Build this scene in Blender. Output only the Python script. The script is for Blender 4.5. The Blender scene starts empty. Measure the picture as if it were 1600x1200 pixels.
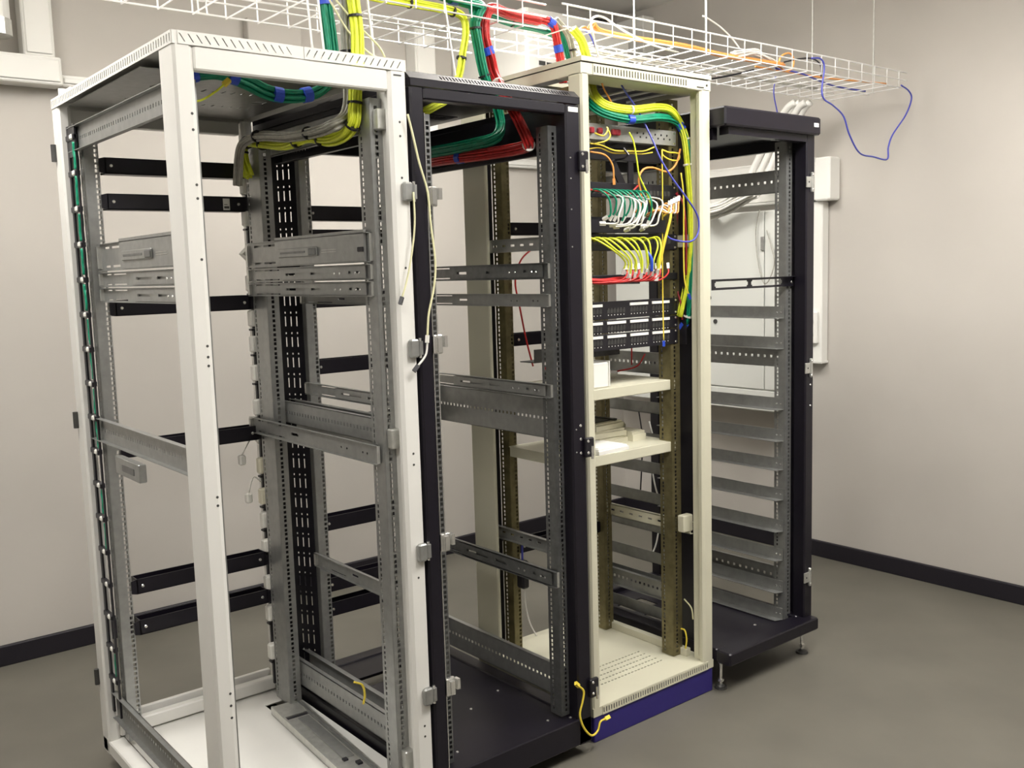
import bpy, math, random
from mathutils import Vector, Matrix
random.seed(7)
S = bpy.context.scene
COL = S.collection
PI = math.pi

# ------------------------------------------------------------------ camera
cd = bpy.data.cameras.new('camera'); cam = bpy.data.objects.new('camera', cd); COL.objects.link(cam)
cd.sensor_fit = 'HORIZONTAL'; cd.sensor_width = 36.0; cd.lens = 36.0 * 1512.5 / 1600.0
cd.clip_start = 0.05; cd.clip_end = 60
Rv = Vector((0.775830, -0.630270, -0.029112)); Uv = Vector((0.095636, 0.071865, 0.992819)); Fv = Vector((0.623652, 0.773043, -0.116031))
M3 = Matrix((Rv, Uv, -Fv)).transposed()
cam.matrix_world = Matrix.Translation((-0.8077, -2.1394, 1.5345)) @ M3.to_4x4()
S.camera = cam
# ------------------------------------------------------------------ world, lights, exposure
w = bpy.data.worlds.new('world'); S.world = w; w.use_nodes = True
w.node_tree.nodes['Background'].inputs[0].default_value = (0.9, 0.93, 1.0, 1)
w.node_tree.nodes['Background'].inputs[1].default_value = 0.12
LAMPS = [(-0.9, -1.3, 17), (0.9, -1.3, 25), (2.1, -0.85, 44), (1.65, 0.74, 36), (-0.7, 0.75, 21)]
for (lx, ly, lw) in LAMPS:
    ld = bpy.data.lights.new('ceiling_lamp_light', 'AREA'); ld.shape = 'SQUARE'; ld.size = 0.56; ld.energy = lw; ld.spread = math.radians(164)
    ld.color = (1.0, 0.972, 0.925)
    lo = bpy.data.objects.new('ceiling_lamp_light', ld); COL.objects.link(lo); lo.location = (lx, ly, 2.735)
S.view_settings.view_transform = 'Standard'; S.view_settings.look = 'None'
S.view_settings.exposure = -0.63; S.view_settings.gamma = 1.0; S.view_settings.use_curve_mapping = False

# ------------------------------------------------------------------ materials
def mat(name, col, rough=0.5, metal=0.0, noise=0.0, scale=30.0, bump=0.0, stretch=None, spec=0.5, emit=None):
    m = bpy.data.materials.new(name); m.use_nodes = True
    nt = m.node_tree; b = nt.nodes['Principled BSDF']
    b.inputs['Base Color'].default_value = (*col, 1); b.inputs['Roughness'].default_value = rough
    b.inputs['Metallic'].default_value = metal; b.inputs['Specular IOR Level'].default_value = spec
    if emit:
        b.inputs['Emission Color'].default_value = (*col, 1); b.inputs['Emission Strength'].default_value = emit
    if noise or bump:
        tc = nt.nodes.new('ShaderNodeTexCoord'); mp = nt.nodes.new('ShaderNodeMapping')
        nt.links.new(tc.outputs['Object'], mp.inputs['Vector'])
        if stretch: mp.inputs['Scale'].default_value = stretch
        n = nt.nodes.new('ShaderNodeTexNoise'); n.inputs['Scale'].default_value = scale; n.inputs['Detail'].default_value = 5
        nt.links.new(mp.outputs['Vector'], n.inputs['Vector'])
        if noise:
            r = nt.nodes.new('ShaderNodeValToRGB')
            r.color_ramp.elements[0].position = 0.3; r.color_ramp.elements[1].position = 0.72
            r.color_ramp.elements[0].color = (*[max(0, c * (1 - noise)) for c in col], 1)
            r.color_ramp.elements[1].color = (*[min(1, c * (1 + noise)) for c in col], 1)
            nt.links.new(n.outputs['Fac'], r.inputs['Fac']); nt.links.new(r.outputs['Color'], b.inputs['Base Color'])
        if bump:
            bp = nt.nodes.new('ShaderNodeBump'); bp.inputs['Strength'].default_value = bump; bp.inputs['Distance'].default_value = 0.002
            nt.links.new(n.outputs['Fac'], bp.inputs['Height']); nt.links.new(bp.outputs['Normal'], b.inputs['Normal'])
    return m
WALL = mat('grey_beige_wall_paint', (0.50, 0.472, 0.433), 0.75, 0, 0.035, 2.2, 0.08)
CEIL = mat('white_ceiling_paint', (0.82, 0.80, 0.77), 0.85, 0, 0.02, 3)
FLOOR = mat('dark_grey_vinyl_floor', (0.135, 0.126, 0.104), 0.45, 0, 0.10, 3.5, 0.05)
BASEB = mat('dark_plastic_baseboard', (0.016, 0.014, 0.019), 0.45, spec=0.3)
WHITE = mat('white_powder_coat', (0.70, 0.69, 0.655), 0.42, 0, 0.02, 6)
CREAM = mat('cream_powder_coat', (0.60, 0.58, 0.455), 0.42, 0, 0.03, 6)
BLACK = mat('black_powder_coat', (0.0075, 0.006, 0.011), 0.36, 0, 0.12, 40, spec=0.4)
BLACKP = mat('black_plastic', (0.010, 0.009, 0.013), 0.35)
GALV = mat('galvanised_steel', (0.36, 0.365, 0.355), 0.40, 0.75, 0.09, 40)
GALVB = mat('bright_zinc_steel', (0.62, 0.62, 0.59), 0.34, 0.8, 0.12, 40)
STEEL = mat('dark_steel_slide', (0.20, 0.205, 0.205), 0.4, 0.75, 0.15, 50)
CHROME = mat('nickel_screw', (0.85, 0.85, 0.83), 0.22, 0.9)
GOLD = mat('yellow_passivated_zinc', (0.185, 0.16, 0.08), 0.42, 0.6, 0.2, 40)
PLINTH = mat('blue_plinth_paint', (0.022, 0.014, 0.15), 0.5)
TRUNK = mat('white_plastic_trunking', (0.84, 0.83, 0.79), 0.4)
CAB = mat('pale_grey_cabinet_paint', (0.70, 0.71, 0.67), 0.45)
WIRE = mat('white_coated_wire', (0.82, 0.81, 0.80), 0.35, 0.2)
GREEN = mat('green_cable_jacket', (0.0, 0.24, 0.13), 0.4, 0, 0.2, 60)
YEL = mat('yellow_green_cable_jacket', (0.78, 0.86, 0.05), 0.4, 0, 0.10, 60)
YELW = mat('yellow_cable_jacket', (0.80, 0.62, 0.06), 0.4)
REDC = mat('red_cable_jacket', (0.56, 0.022, 0.022), 0.4, 0, 0.2, 60)
REDD = mat('dark_red_plastic', (0.28, 0.015, 0.025), 0.35)
GREYC = mat('grey_cable_jacket', (0.40, 0.39, 0.34), 0.45, 0, 0.2, 60)
WHTC = mat('white_cable_jacket', (0.80, 0.79, 0.74), 0.4)
BLUEC = mat('blue_cable_jacket', (0.06, 0.07, 0.42), 0.4)
BLUET = mat('blue_tape', (0.02, 0.07, 0.55), 0.45)
ORNG = mat('orange_cable_jacket', (0.80, 0.33, 0.08), 0.4)
PALEY = mat('pale_yellow_cable_jacket', (0.70, 0.68, 0.42), 0.45)
BLKC = mat('black_cable_jacket', (0.015, 0.014, 0.018), 0.4)
LABEL = mat('white_paper_label', (0.85, 0.84, 0.80), 0.6)
CLEAR = mat('clear_plug_plastic', (0.72, 0.70, 0.66), 0.2, 0, 0.1, 80)
PHONE = mat('ivory_plastic', (0.72, 0.69, 0.55), 0.45)
SILV = mat('silver_panel', (0.36, 0.36, 0.345), 0.4, 0.5, 0.05, 40)
DARKG = mat('dark_grey_steel', (0.075, 0.075, 0.072), 0.45, 0.5, 0.15, 30)
ORIGT = mat('lamp_diffuser', (1.0, 0.97, 0.92), 0.6, emit=26.0)

# ------------------------------------------------------------------ mesh builder
class B:
    def __init__(s): s.v = []; s.f = []
    def add(s, vs, fs):
        o = len(s.v); s.v += [tuple(v) for v in vs]; s.f += [tuple(i + o for i in f) for f in fs]; return s
    def box(s, x0, x1, y0, y1, z0, z1):
        return s.add([(x0,y0,z0),(x1,y0,z0),(x1,y1,z0),(x0,y1,z0),(x0,y0,z1),(x1,y0,z1),(x1,y1,z1),(x0,y1,z1)],
                     [(0,3,2,1),(4,5,6,7),(0,1,5,4),(1,2,6,5),(2,3,7,6),(3,0,4,7)])
    def bbox(s, x0, x1, y0, y1, z0, z1, c=0.004):   # box with chamfered edges
        c = min(c, (x1-x0)/2.2, (y1-y0)/2.2, (z1-z0)/2.2)
        def ring(i, z): return [(x0+i+c,y0+i,z),(x1-i-c,y0+i,z),(x1-i,y0+i+c,z),(x1-i,y1-i-c,z),(x1-i-c,y1-i,z),(x0+i+c,y1-i,z),(x0+i,y1-i-c,z),(x0+i,y0+i+c,z)]
        vs = ring(c*0.7, z0) + ring(0, z0+c) + ring(0, z1-c) + ring(c*0.7, z1)
        fs = [tuple(range(7,-1,-1)), tuple(range(24,32))]
        for k in range(3):
            for i in range(8):
                j = (i+1) % 8; fs.append((k*8+i, k*8+j, k*8+8+j, k*8+8+i))
        return s.add(vs, fs)
    def obox(s, c, ax, h):
        c = Vector(c); X, Y, Z = [Vector(a).normalized() * k for a, k in zip(ax, h)]
        vs = [c + sx*X + sy*Y + sz*Z for sz in (-1,1) for sx, sy in ((-1,-1),(1,-1),(1,1),(-1,1))]
        return s.add(vs, [(0,3,2,1),(4,5,6,7),(0,1,5,4),(1,2,6,5),(2,3,7,6),(3,0,4,7)])
    def prism(s, poly, axis, a, b):                 # closed polygon extruded along an axis
        n = len(poly)
        def p(q, t): return {'z': (q[0], q[1], t), 'x': (t, q[0], q[1]), 'y': (q[0], t, q[1])}[axis]
        vs = [p(q, a) for q in poly] + [p(q, b) for q in poly]
        fs = [tuple(range(n-1,-1,-1)), tuple(range(n, 2*n))] + [(i, (i+1) % n, n+(i+1) % n, n+i) for i in range(n)]
        return s.add(vs, fs)
    def cyl(s, a, b, r, n=10, r2=None):
        a = Vector(a); b = Vector(b); d = (b-a).normalized()
        u = d.orthogonal().normalized(); q = d.cross(u); r2 = r if r2 is None else r2
        vs = [a + (u*math.cos(2*PI*i/n) + q*math.sin(2*PI*i/n))*r for i in range(n)] + [b + (u*math.cos(2*PI*i/n) + q*math.sin(2*PI*i/n))*r2 for i in range(n)]
        return s.add(vs, [tuple(range(n-1,-1,-1)), tuple(range(n, 2*n))] + [(i, (i+1) % n, n+(i+1) % n, n+i) for i in range(n)])
    def tube(s, pts, r, n=6, closed=False):
        P = [Vector(p) for p in pts]; m = len(P); fr = frames(P)
        vs = []
        for p, (u, q) in zip(P, fr):
            vs += [p + (u*math.cos(2*PI*i/n) + q*math.sin(2*PI*i/n))*r for i in range(n)]
        fs = [(k*n+i, k*n+(i+1) % n, k*n+n+(i+1) % n, k*n+n+i) for k in range(m-1) for i in range(n)]
        fs += [tuple(range(n-1,-1,-1)), tuple(range((m-1)*n, m*n))]
        return s.add(vs, fs)
    def plate(s, o, U, V, uc, vc, hole, t=0.0016, warp=None):
        # sheet with rectangular openings: uc, vc are cut lists, hole(i, j) tells which cells are open; thickness t along U x V
        o = Vector(o); U = Vector(U); V = Vector(V); N = U.cross(V).normalized()
        nu, nv = len(uc), len(vc); base = []
        for a in (0, 1):
            for j in range(nv):
                for i in range(nu):
                    u = uc[i] + (warp(i, j) if warp else 0)
                    base.append(o + U*u + V*vc[j] + N*(a*t))
        I = lambda a, i, j: a*nu*nv + j*nu + i
        solid = lambda i, j: 0 <= i < nu-1 and 0 <= j < nv-1 and not hole(i, j)
        fs = []
        for j in range(nv-1):
            for i in range(nu-1):
                if not solid(i, j): continue
                fs.append((I(1,i,j), I(1,i+1,j), I(1,i+1,j+1), I(1,i,j+1))); fs.append((I(0,i,j), I(0,i,j+1), I(0,i+1,j+1), I(0,i+1,j)))
                if not solid(i, j-1): fs.append((I(0,i,j), I(0,i+1,j), I(1,i+1,j), I(1,i,j)))
                if not solid(i, j+1): fs.append((I(0,i+1,j+1), I(0,i,j+1), I(1,i,j+1), I(1,i+1,j+1)))
                if not solid(i-1, j): fs.append((I(0,i,j+1), I(0,i,j), I(1,i,j), I(1,i,j+1)))
                if not solid(i+1, j): fs.append((I(0,i+1,j), I(0,i+1,j+1), I(1,i+1,j+1), I(1,i+1,j)))
        used = sorted({k for f in fs for k in f}); mp = {k: n for n, k in enumerate(used)}
        return s.add([base[k] for k in used], [tuple(mp[k] for k in f) for f in fs])
    def lip(s, c, r=0.003, d=(0,-1,0), n=8):          # small screw head
        c = Vector(c); d = Vector(d); return s.cyl(c, c + d*0.002, r, n, r*0.75)

def frames(P):
    m = len(P); T = []
    for i in range(m):
        t = P[min(i+1, m-1)] - P[max(i-1, 0)]
        T.append(t.normalized() if t.length > 1e-9 else Vector((0,0,1)))
    u = T[0].orthogonal().normalized(); out = []
    for t in T:
        u = u - t*u.dot(t)
        u = u.normalized() if u.length > 1e-6 else t.orthogonal().normalized()
        out.append((u, t.cross(u)))
    return out
def smooth(pts, k=6):
    P = [Vector(p) for p in pts]
    if len(P) < 3: return [P[0].lerp(P[-1], i/k) for i in range(k+1)]
    out = []
    Q = [P[0]*2 - P[1]] + P + [P[-1]*2 - P[-2]]
    for i in range(1, len(Q)-2):
        a, b, c, d = Q[i-1:i+3]
        for j in range(k):
            t = j/k
            out.append(0.5*((2*b) + (c-a)*t + (2*a-5*b+4*c-d)*t*t + (3*b-a-3*c+d)*t**3))
    out.append(P[-1]); return out

def link(name, b, m, loc=(0,0,0), parent=None, flat=True):
    me = bpy.data.meshes.new(name); L = Vector(loc)
    me.from_pydata([tuple(Vector(v) - L) for v in b.v], [], b.f); me.update()
    me.materials.append(m)
    if not flat:
        for p in me.polygons: p.use_smooth = True
    o = bpy.data.objects.new(name, me); COL.objects.link(o)
    if parent: o.parent = parent
    return o
def org(o):
    while o.parent: o = o.parent
    return o.location.copy()
def thing(name, label, cat, loc, group=None):
    o = bpy.data.objects.new(name, None); COL.objects.link(o); o.location = loc; o.empty_display_size = 0.05
    o['label'] = label; o['category'] = cat
    if group: o['group'] = group
    return o
def part(name, b, m, parent, label=None, flat=True, stuff=False):
    o = link(name, b, m, org(parent), parent, flat)
    if label: o['label'] = label
    if stuff: o['kind'] = 'stuff'
    return o
def solo(name, b, m, label, cat, group=None, flat=True):
    xs = [[v[k] for v in b.v] for k in range(3)]
    loc = ((min(xs[0])+max(xs[0]))/2, (min(xs[1])+max(xs[1]))/2, min(xs[2]))
    o = link(name, b, m, loc, None, flat); o.location = loc
    o['label'] = label; o['category'] = cat
    if group: o['group'] = group
    return o
def struct(name, b, m):
    o = link(name, b, m); o['kind'] = 'structure'; return o
ORDX = ['first','second','third','fourth','fifth','sixth','seventh','eighth','ninth','tenth','eleventh','twelfth','thirteenth','fourteenth','fifteenth','sixteenth','seventeenth','eighteenth']
ORD = ['first','second','third','fourth','fifth','sixth','seventh','eighth','ninth','tenth','eleventh','twelfth']

# ------------------------------------------------------------------ room
XR, YB, ZC = 3.535, 2.13, 3.03
XL, YF = -3.2, -4.6
struct('floor', B().box(XL-.1, XR+.1, YF-.1, YB+.1, -0.05, 0), FLOOR)
struct('ceiling', B().box(XL-.1, XR+.1, YF-.1, YB+.1, ZC, ZC+.05), CEIL)
struct('wall_back', B().box(XL-.1, XR+.1, YB, YB+.1, 0, ZC), WALL)
struct('wall_right', B().box(XR, XR+.1, YF-.1, YB, 0, ZC), WALL)
struct('wall_left', B().box(XL-.1, XL, YF-.1, YB, 0, ZC), WALL)
struct('wall_front', B().box(XL, XR, YF-.1, YF, 0, ZC), WALL)
struct('baseboard_back', B().bbox(XL, XR, YB-.016, YB+.01, 0, .084, .004), BASEB)
struct('baseboard_right', B().bbox(XR-.016, XR+.01, YF, YB-.016, 0, .084, .004), BASEB)
LP = ['above the floor at front left','above the floor at front centre','above the front of the far black rack','above the two dark racks','above the rear left of the white rack']
for (lx, ly, lw), where in zip(LAMPS, LP):
    t = thing('ceiling_lamp', 'square white pendant lamp panel ' + where, 'lamp', (lx, ly, ZC))
    fb = B()
    for a in ((-.3,.3,-.3,-.285),(-.3,.3,.285,.3),(-.3,-.285,-.285,.285),(.285,.3,-.285,.285)):
        fb.box(lx+a[0], lx+a[1], ly+a[2], ly+a[3], ZC-.285, ZC-.265)
    part('frame', fb, WHITE, t)
    part('diffuser', B().box(lx-.285, lx+.285, ly-.285, ly+.285, ZC-.283, ZC-.185), ORIGT, t)
    for dx in (-.24, .24): part('suspension_wire', B().cyl((lx+dx, ly, ZC-.186), (lx+dx, ly, ZC), .002, 6), GALVB, t)

# ------------------------------------------------------------------ rack building blocks
def rail_holes(L, z0, n_max=200):                    # three square holes per unit of 44.45 mm
    vc = [0.0]; z = 0.012; k = 0
    while z + 0.02 < L:
        vc += [z, z+0.0095]; z += 0.0159 if k % 3 != 2 else 0.0127; k += 1
    vc.append(L); return vc
MESHES = {}
def perforated(parent, name, o, U, w, hu, L, m, t=0.002, hw=0.0095):
    vc = rail_holes(L, 0)
    b = B().plate(o, U, (0,0,1), [0, hu, hu+hw, w], vc, lambda i, j: i == 1 and j % 2 == 1, t)
    return b
def mounting_rail(parent, x, y, z0, z1, sx, sy, m, fw=0.042, web=0.06, hu=0.014, back=False):
    # x, y: corner of flange and web; the flange (facing the door) runs sx along X, the web runs sy along Y
    L = z1 - z0
    b = perforated(parent, '', (x if sx > 0 else x-fw, y, z0), (1,0,0), fw, hu, L, m)
    vc = rail_holes(L, 0)
    ya = y if sy > 0 else y-web
    b.plate((x-.001, ya, z0), (0,1,0), (0,0,1), [0, web-.018, web-.010, web] if sy > 0 else [0, .010, .018, web], vc, lambda i, j: i == 1 and j % 2 == 1, .002)
    xf = x + sx*fw
    b.box(min(xf, xf-sx*.002), max(xf, xf-sx*.002), min(y, y+sy*.018), max(y, y+sy*.018), z0, z1)
    if back: b.box(x+.012, x+fw-.002, y+.040, y+.042, z0, z1)
    return part('mounting_rail', b, m, parent)
def depth_rail(parent, x, y0, y1, z0, z1, m, side, n=40, hole=(.006,.010), lipw=.014):
    # sheet web facing along X with a row of holes, lips top and bottom; side = direction of the lips
    L = y1 - y0; h = z1 - z0; uc = [0.0]; s0 = 0.04; step = (L-.08)/n
    for k in range(n): uc += [s0 + k*step, s0 + k*step + hole[0]]
    uc.append(L); vc = [0, h*.5-hole[1]/2, h*.5+hole[1]/2, h]
    b = B().plate((x, y0, z0), (0,1,0), (0,0,1), uc, vc, lambda i, j: j == 1 and i % 2 == 1, .002)
    for zz in (z0, z1-.002): b.box(min(x, x+side*lipw), max(x, x+side*lipw)+.002, y0, y1, zz, zz+.002)
    return part('depth_rail', b, m, parent)
def foot(parent, x, y, z, m=CHROME, h=None):
    t = part('levelling_foot', B().cyl((x,y,.012), (x,y,z), .006, 10).cyl((x,y,.026), (x,y,.036), .011, 6).cyl((x,y,z-.012), (x,y,z), .012, 6), m, parent)
    part('foot_pad', B().cyl((x,y,0), (x,y,.008), .024, 16, .022).cyl((x,y,.008), (x,y,.016), .016, 12, .008), DARKG, t)
def slots(x0, x1, z0, z1, n, y, b, slant=0.0, w=.35, depth=.002, axis='x'):
    L = x1-x0; st = L/n; uc = [0.0]
    for k in range(n): uc += [k*st + st*(.5-w/2), k*st + st*(.5+w/2)]
    uc.append(L); h = z1-z0; vc = [0, h*.2, h*.8, h]
    warp = (lambda i, j: (slant if j == 2 else -slant if j == 1 else 0) if 0 < i < len(uc)-1 else 0) if slant else None
    if axis == 'x': b.plate((x0, y, z0), (1,0,0), (0,0,1), uc, vc, lambda i, j: j == 1 and i % 2 == 1, depth, warp)
    else: b.plate((y, x1, z0), (0,-1,0), (0,0,1), uc, vc, lambda i, j: j == 1 and i % 2 == 1, depth, warp)
    return b
def hinge(parent, x, y, z, m, dx=.02):
    h = part('hinge', B().bbox(x-.014, x+.014, y-.016, y, z-.024, z+.024, .004).cyl((x+dx, y-.008, z-.018), (x+dx, y-.008, z+.018), .008, 10).box(x, x+dx, y-.010, y-.004, z-.014, z+.014), m, parent)
    part('hinge_pin', B().cyl((x+dx, y-.008, z-.026), (x+dx, y-.008, z+.026), .0035, 8), CHROME, h)

# ================================================================== RACK 1, white
R1 = thing('server_rack', 'white open server rack with slanted vent slots, nearest the camera', 'rack', (0.3, 0.5, 0))
def white_post(x0, x1, y0, y1, notch):               # folded sheet post with chamfered outer corner
    c = .006
    if notch > 0:   poly = [(x0+c,y0),(x1-.010,y0),(x1,y0+.006),(x1,y0+.018),(x1-.012,y0+.022),(x1-.012,y1),(x0,y1),(x0,y0+c)]
    else:           poly = [(x0,y0+.006),(x0+.010,y0),(x1-c,y0),(x1,y0+c),(x1,y1),(x0+.012,y1),(x0+.012,y0+.022),(x0,y0+.018)]
    return poly
post_dots = {'fl': [1.90,1.865,1.745,1.715,1.58,1.385,1.36,1.34,1.035,1.015,.56,.53,.50], 'fr': [1.92,1.885,1.78,1.55,1.06,1.03,.72,.30,.27]}
for (nm, x0, x1, y0, y1, nt) in (('fl',0,.046,0,.085,1),('fr',.545,.6,0,.075,-1),('rl',0,.036,.93,.992,1),('rr',.565,.6,.93,.992,-1)):
    p = part('post', B().prism(white_post(x0,x1,y0,y1,nt), 'z', .058, 2.047), WHITE, R1)
    if nm in post_dots:
        hb = B()
        for z in post_dots[nm]:
            hb.cyl((x0+(.034 if nm == 'fl' else .030), y0-.0006, z), (x0+(.034 if nm == 'fl' else .030), y0+.001, z), .0032, 10)
        part('fastener_holes', hb, DARKG, p, stuff=True)
tb = B()                                             # roof: skirt with slots, top sheet with two cable openings
slots(.012, .285, 2.047, 2.0755, 14, .0, tb, -.0055, .16)
tb.box(.285, .315, .0, .002, 2.047, 2.0755).box(0, .012, 0, .002, 2.047, 2.0755).box(.588, .6, 0, .002, 2.047, 2.0755)
slots(.315, .588, 2.047, 2.0755, 14, .0, tb, .0055, .16)
slots(.002, .99, 2.047, 2.0755, 60, .0, tb, 0, .42, .002, 'y')
tb.box(.598, .6, .002, .99, 2.047, 2.0755).box(0, .6, .99, .992, 2.047, 2.0755)
tb.plate((.002, .002, 2.0735), (1,0,0), (0,1,0), [0,.20,.42,.50,.54,.596], [0,.06,.235,.62,.72,.988], lambda i, j: (j == 1 and i in (1,2,3)) or (j == 3 and i == 2), .002)
part('roof', tb, WHITE, R1)
part('roof_pan', B().plate((.03, .30, 2.052), (1,0,0), (0,1,0), [0]+[v for k in range(14) for v in (.1+k*.028, .106+k*.028)]+[.54], [0,.20,.23,.30,.335,.42,.44,.63], lambda i, j: (j in (1,5) and i % 2 == 1) or (j == 3 and 25 <= i <= 27), .0015), GALV, R1)
part('header', B().bbox(.046, .545, 0, .03, 1.995, 2.047, .004).box(.046, .545, .03, .055, 2.035, 2.047), WHITE, R1)
part('name_strip', B().box(.562, .585, -.0008, 0, 2.034, 2.038), DARKG, R1)
part('rear_header', B().bbox(.036, .565, .955, .99, 2.005, 2.047, .003), WHITE, R1)
part('base_frame', B().bbox(0, .6, 0, .045, .058, .10, .004).bbox(0, .05, .045, .945, .058, .10, .004).bbox(.55, .6, .045, .945, .058, .10, .004).bbox(0, .6, .945, .992, .058, .105, .004), WHITE, R1)
part('rear_sill', B().bbox(.036, .565, .925, .955, .108, .150, .004).bbox(.036, .565, .968, .982, .108, .166, .002), WHITE, R1)
part('floor_panel', B().plate((.05, .045, .098), (1,0,0), (0,1,0), [0,.43,.5], [0,.70,.79,.9], lambda i, j: i == 1 and j == 1, .003), WHITE, R1)
for x, y in ((.06,.06),(.54,.06),(.06,.93),(.54,.93)):
    c = part('caster', B().box(x-.018, x+.018, y-.018, y+.018, .048, .058), DARKG, R1)
    part('wheel', B().cyl((x-.011, y, .026), (x+.011, y, .026), .026, 16), BLACKP, c)
for x, sd in ((.030,-1),(.572,1)):
    for z0, z1 in ((1.915,1.985),(1.068,1.136),(.178,.262)):
        depth_rail(R1, x, .09, .925, z0, z1, GALV, sd)
mounting_rail(R1, .024, .055, .12, 1.985, 1, 1, GALV, .044, .05, .030)
mounting_rail(R1, .522, .058, .12, 1.985, 1, 1, GALV, .044, .06, .012, True)
mounting_rail(R1, .040, .850, .12, 1.985, 1, 1, GALV, .040, .040, .027)
mounting_rail(R1, .526, .735, .12, 1.985, 1, 1, GALV, .040, .10)
for z in (1.93,1.10,.20):
    part('rail_bracket', B().bbox(.53, .575, .03, .058, z-.026, z+.026, .003), GALVB, R1)
for z in (1.745, 1.34, .79, .385): hinge(R1, .585, .0, z, GALV)
for z in (1.92,1.12,.30): part('hinge_nub', B().cyl((-.006,.985,z-.025),(-.006,.985,z+.025),.008,10), DARKG, R1)
# left cable ladder: black spine and rungs, velcro ties and scraps of green cable
t = part('cable_ladder', B().box(.018,.024,.914,.930,.20,1.99).box(.0185,.0235,.852,.914,1.90,1.99), BLACKP, R1, 'black cable ladder with green cable scraps')
part('ladder_rail', B().box(.018,.024,.848,.856,.20,1.90), BLACKP, t)
zs = [1.955-.1025*k for k in range(17)]
LAD = t
for z in zs:
    part('rung', B().bbox(.014,.028,.852,.930,z-.009,z+.009,.003), BLACKP, t)
    part('velcro_tie', B().bbox(.011,.030,.862,.884,z-.008,z+.008,.004), WHTC, t)
for k in range(16):
    z = zs[k]
    if k in (9,12,13,14): continue
    pts = [(.021,.862+random.uniform(-.003,.006), z-.012-.078*j/5+random.uniform(-.004,.004)) for j in range(6)]
    part('cable_scrap', B().tube(smooth(pts,3), .0075 if k < 5 else .0045, 6), GREEN, t, flat=False)
# right vertical strip of white blocks
t = thing('power_strip', 'black vertical strip with white blocks at rear right of white rack', 'power strip', (.535, .87, .16))
part('strip_back', B().box(.536,.552,.872,.884,.15,1.9), BLACKP, t)
for k, z in enumerate((1.829,1.729,1.52,1.405,1.321,1.226,1.112,.916,.812,.732,.637,.512,.409,.274)):
    bk = part('socket_block', B().bbox(.516,.552,.842,.872,z-.026,z+.026,.004), WHTC if k not in (7,8) else PHONE, t)
    part('block_band', B().box(.520,.552,.85,.872,z-.040,z-.034), BLACKP, bk)
bk = part('socket_block', B().obox((.532,.855,1.617), ((1,0,1),(0,1,0),(1,0,-1)), (.024,.016,.020)), WHTC, t, 'white block turned on its corner')
for k, (zz, dx) in enumerate(((.99,-.06),(.86,-.045))):
    cpt = part('lead', B().tube(smooth([(.525,.86,zz),(.50,.86,zz+.02),(.525+dx,.86,zz-.03)],4), .002, 5), WHTC, t, flat=False)
    part('plug', B().bbox(.512+dx,.532+dx,.845,.87,zz-.062,zz-.030,.004), WHTC, cpt)

# ================================================================== RACK 2, black
R2 = thing('server_rack', 'black open server rack between the white rack and the cream rack', 'rack', (.905, .48, 0))
for (x0,x1,y0,y1) in ((.610,.652,0,.06),(1.148,1.205,0,.06),(.610,.645,.90,.955),(1.17,1.205,.90,.955)):
    c = .005
    part('post', B().prism([(x0+c,y0),(x1-c,y0),(x1,y0+c),(x1,y1),(x0,y1),(x0,y0+c)], 'z', .045, 2.012), BLACK, R2)
part('edge_trim', B().box(.652,.654,.002,.006,.13,1.95), CHROME, R2, 'thin bright edge strip')
rb = B()
rb.add([(.61,0,2.016),(1.205,0,2.016),(1.205,0,2.034),(.61,0,2.034)], [(0,1,2,3)])
n = 44; uc = [0, .10]
for k in range(n): uc += [.102+k*.0106, .1068+k*.0106]
uc.append(.595)
rb.plate((.61, 0, 2.034), (1,0,0), Vector((0,.75,.66)).normalized(), uc, [0,.006,.022,.030], lambda i, j: j == 1 and i % 2 == 0 and 1 < i < len(uc)-2, .0015)
rb.plate((.61, .0225, 2.0535), (1,0,0), (0,1,0), [0,.29,.39,.42,.56,.595], [0,.15,.22,.34,.93], lambda i, j: (j == 2 and i == 1) or (j in (1,2) and i == 3), .002)
rb.box(.61,.612,0,.95,2.016,2.036).box(1.203,1.205,0,.95,2.016,2.036).box(.61,1.205,.948,.95,2.016,2.054)
part('roof', rb, BLACK, R2)
part('header', B().bbox(.652,1.148,0,.035,1.984,2.014,.004).box(.652,1.148,.035,.06,2.0,2.014), BLACK, R2)
part('rear_header', B().bbox(.645,1.17,.92,.95,1.955,2.014,.004), BLACK, R2)
for xa in (.612,1.188): part('side_beam', B().bbox(xa,xa+.015,.06,.90,1.965 if xa < 1 else 1.885,2.016,.003), BLACK, R2)
part('vent_strip', B().plate((.66,.52,2.045), (1,0,0), (0,1,0), [0]+[v for k in range(30) for v in (.02+k*.0145,.027+k*.0145)]+[.48], [0,.02,.06,.08], lambda i, j: j == 1 and i % 2 == 1, .002), BLACK, R2)
part('label_plate', B().box(1.158,1.196,-.0015,0,1.992,2.006), LABEL, R2)
part('base_frame', B().bbox(.61,1.205,0,.06,.045,.13,.004).bbox(.61,.66,.06,.90,.045,.13,.004).bbox(1.155,1.205,.06,.90,.045,.13,.004).bbox(.61,1.205,.90,.955,.045,.13,.004), BLACK, R2)
part('floor_panel', B().plate((.66,.06,.122), (1,0,0), (0,1,0), [0,.08,.40,.495], [0,.62,.70,.84], lambda i, j: i == 1 and j == 1, .003), BLACK, R2)
sb = B()
for x, y in ((.75,.10),(1.08,.07),(1.14,.03),(.95,.3),(1.1,.35)): sb.lip((x,y,.130 if y < .06 else .125), .005, (0,0,1))
part('floor_screws', sb, CHROME, R2, stuff=True)
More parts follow.
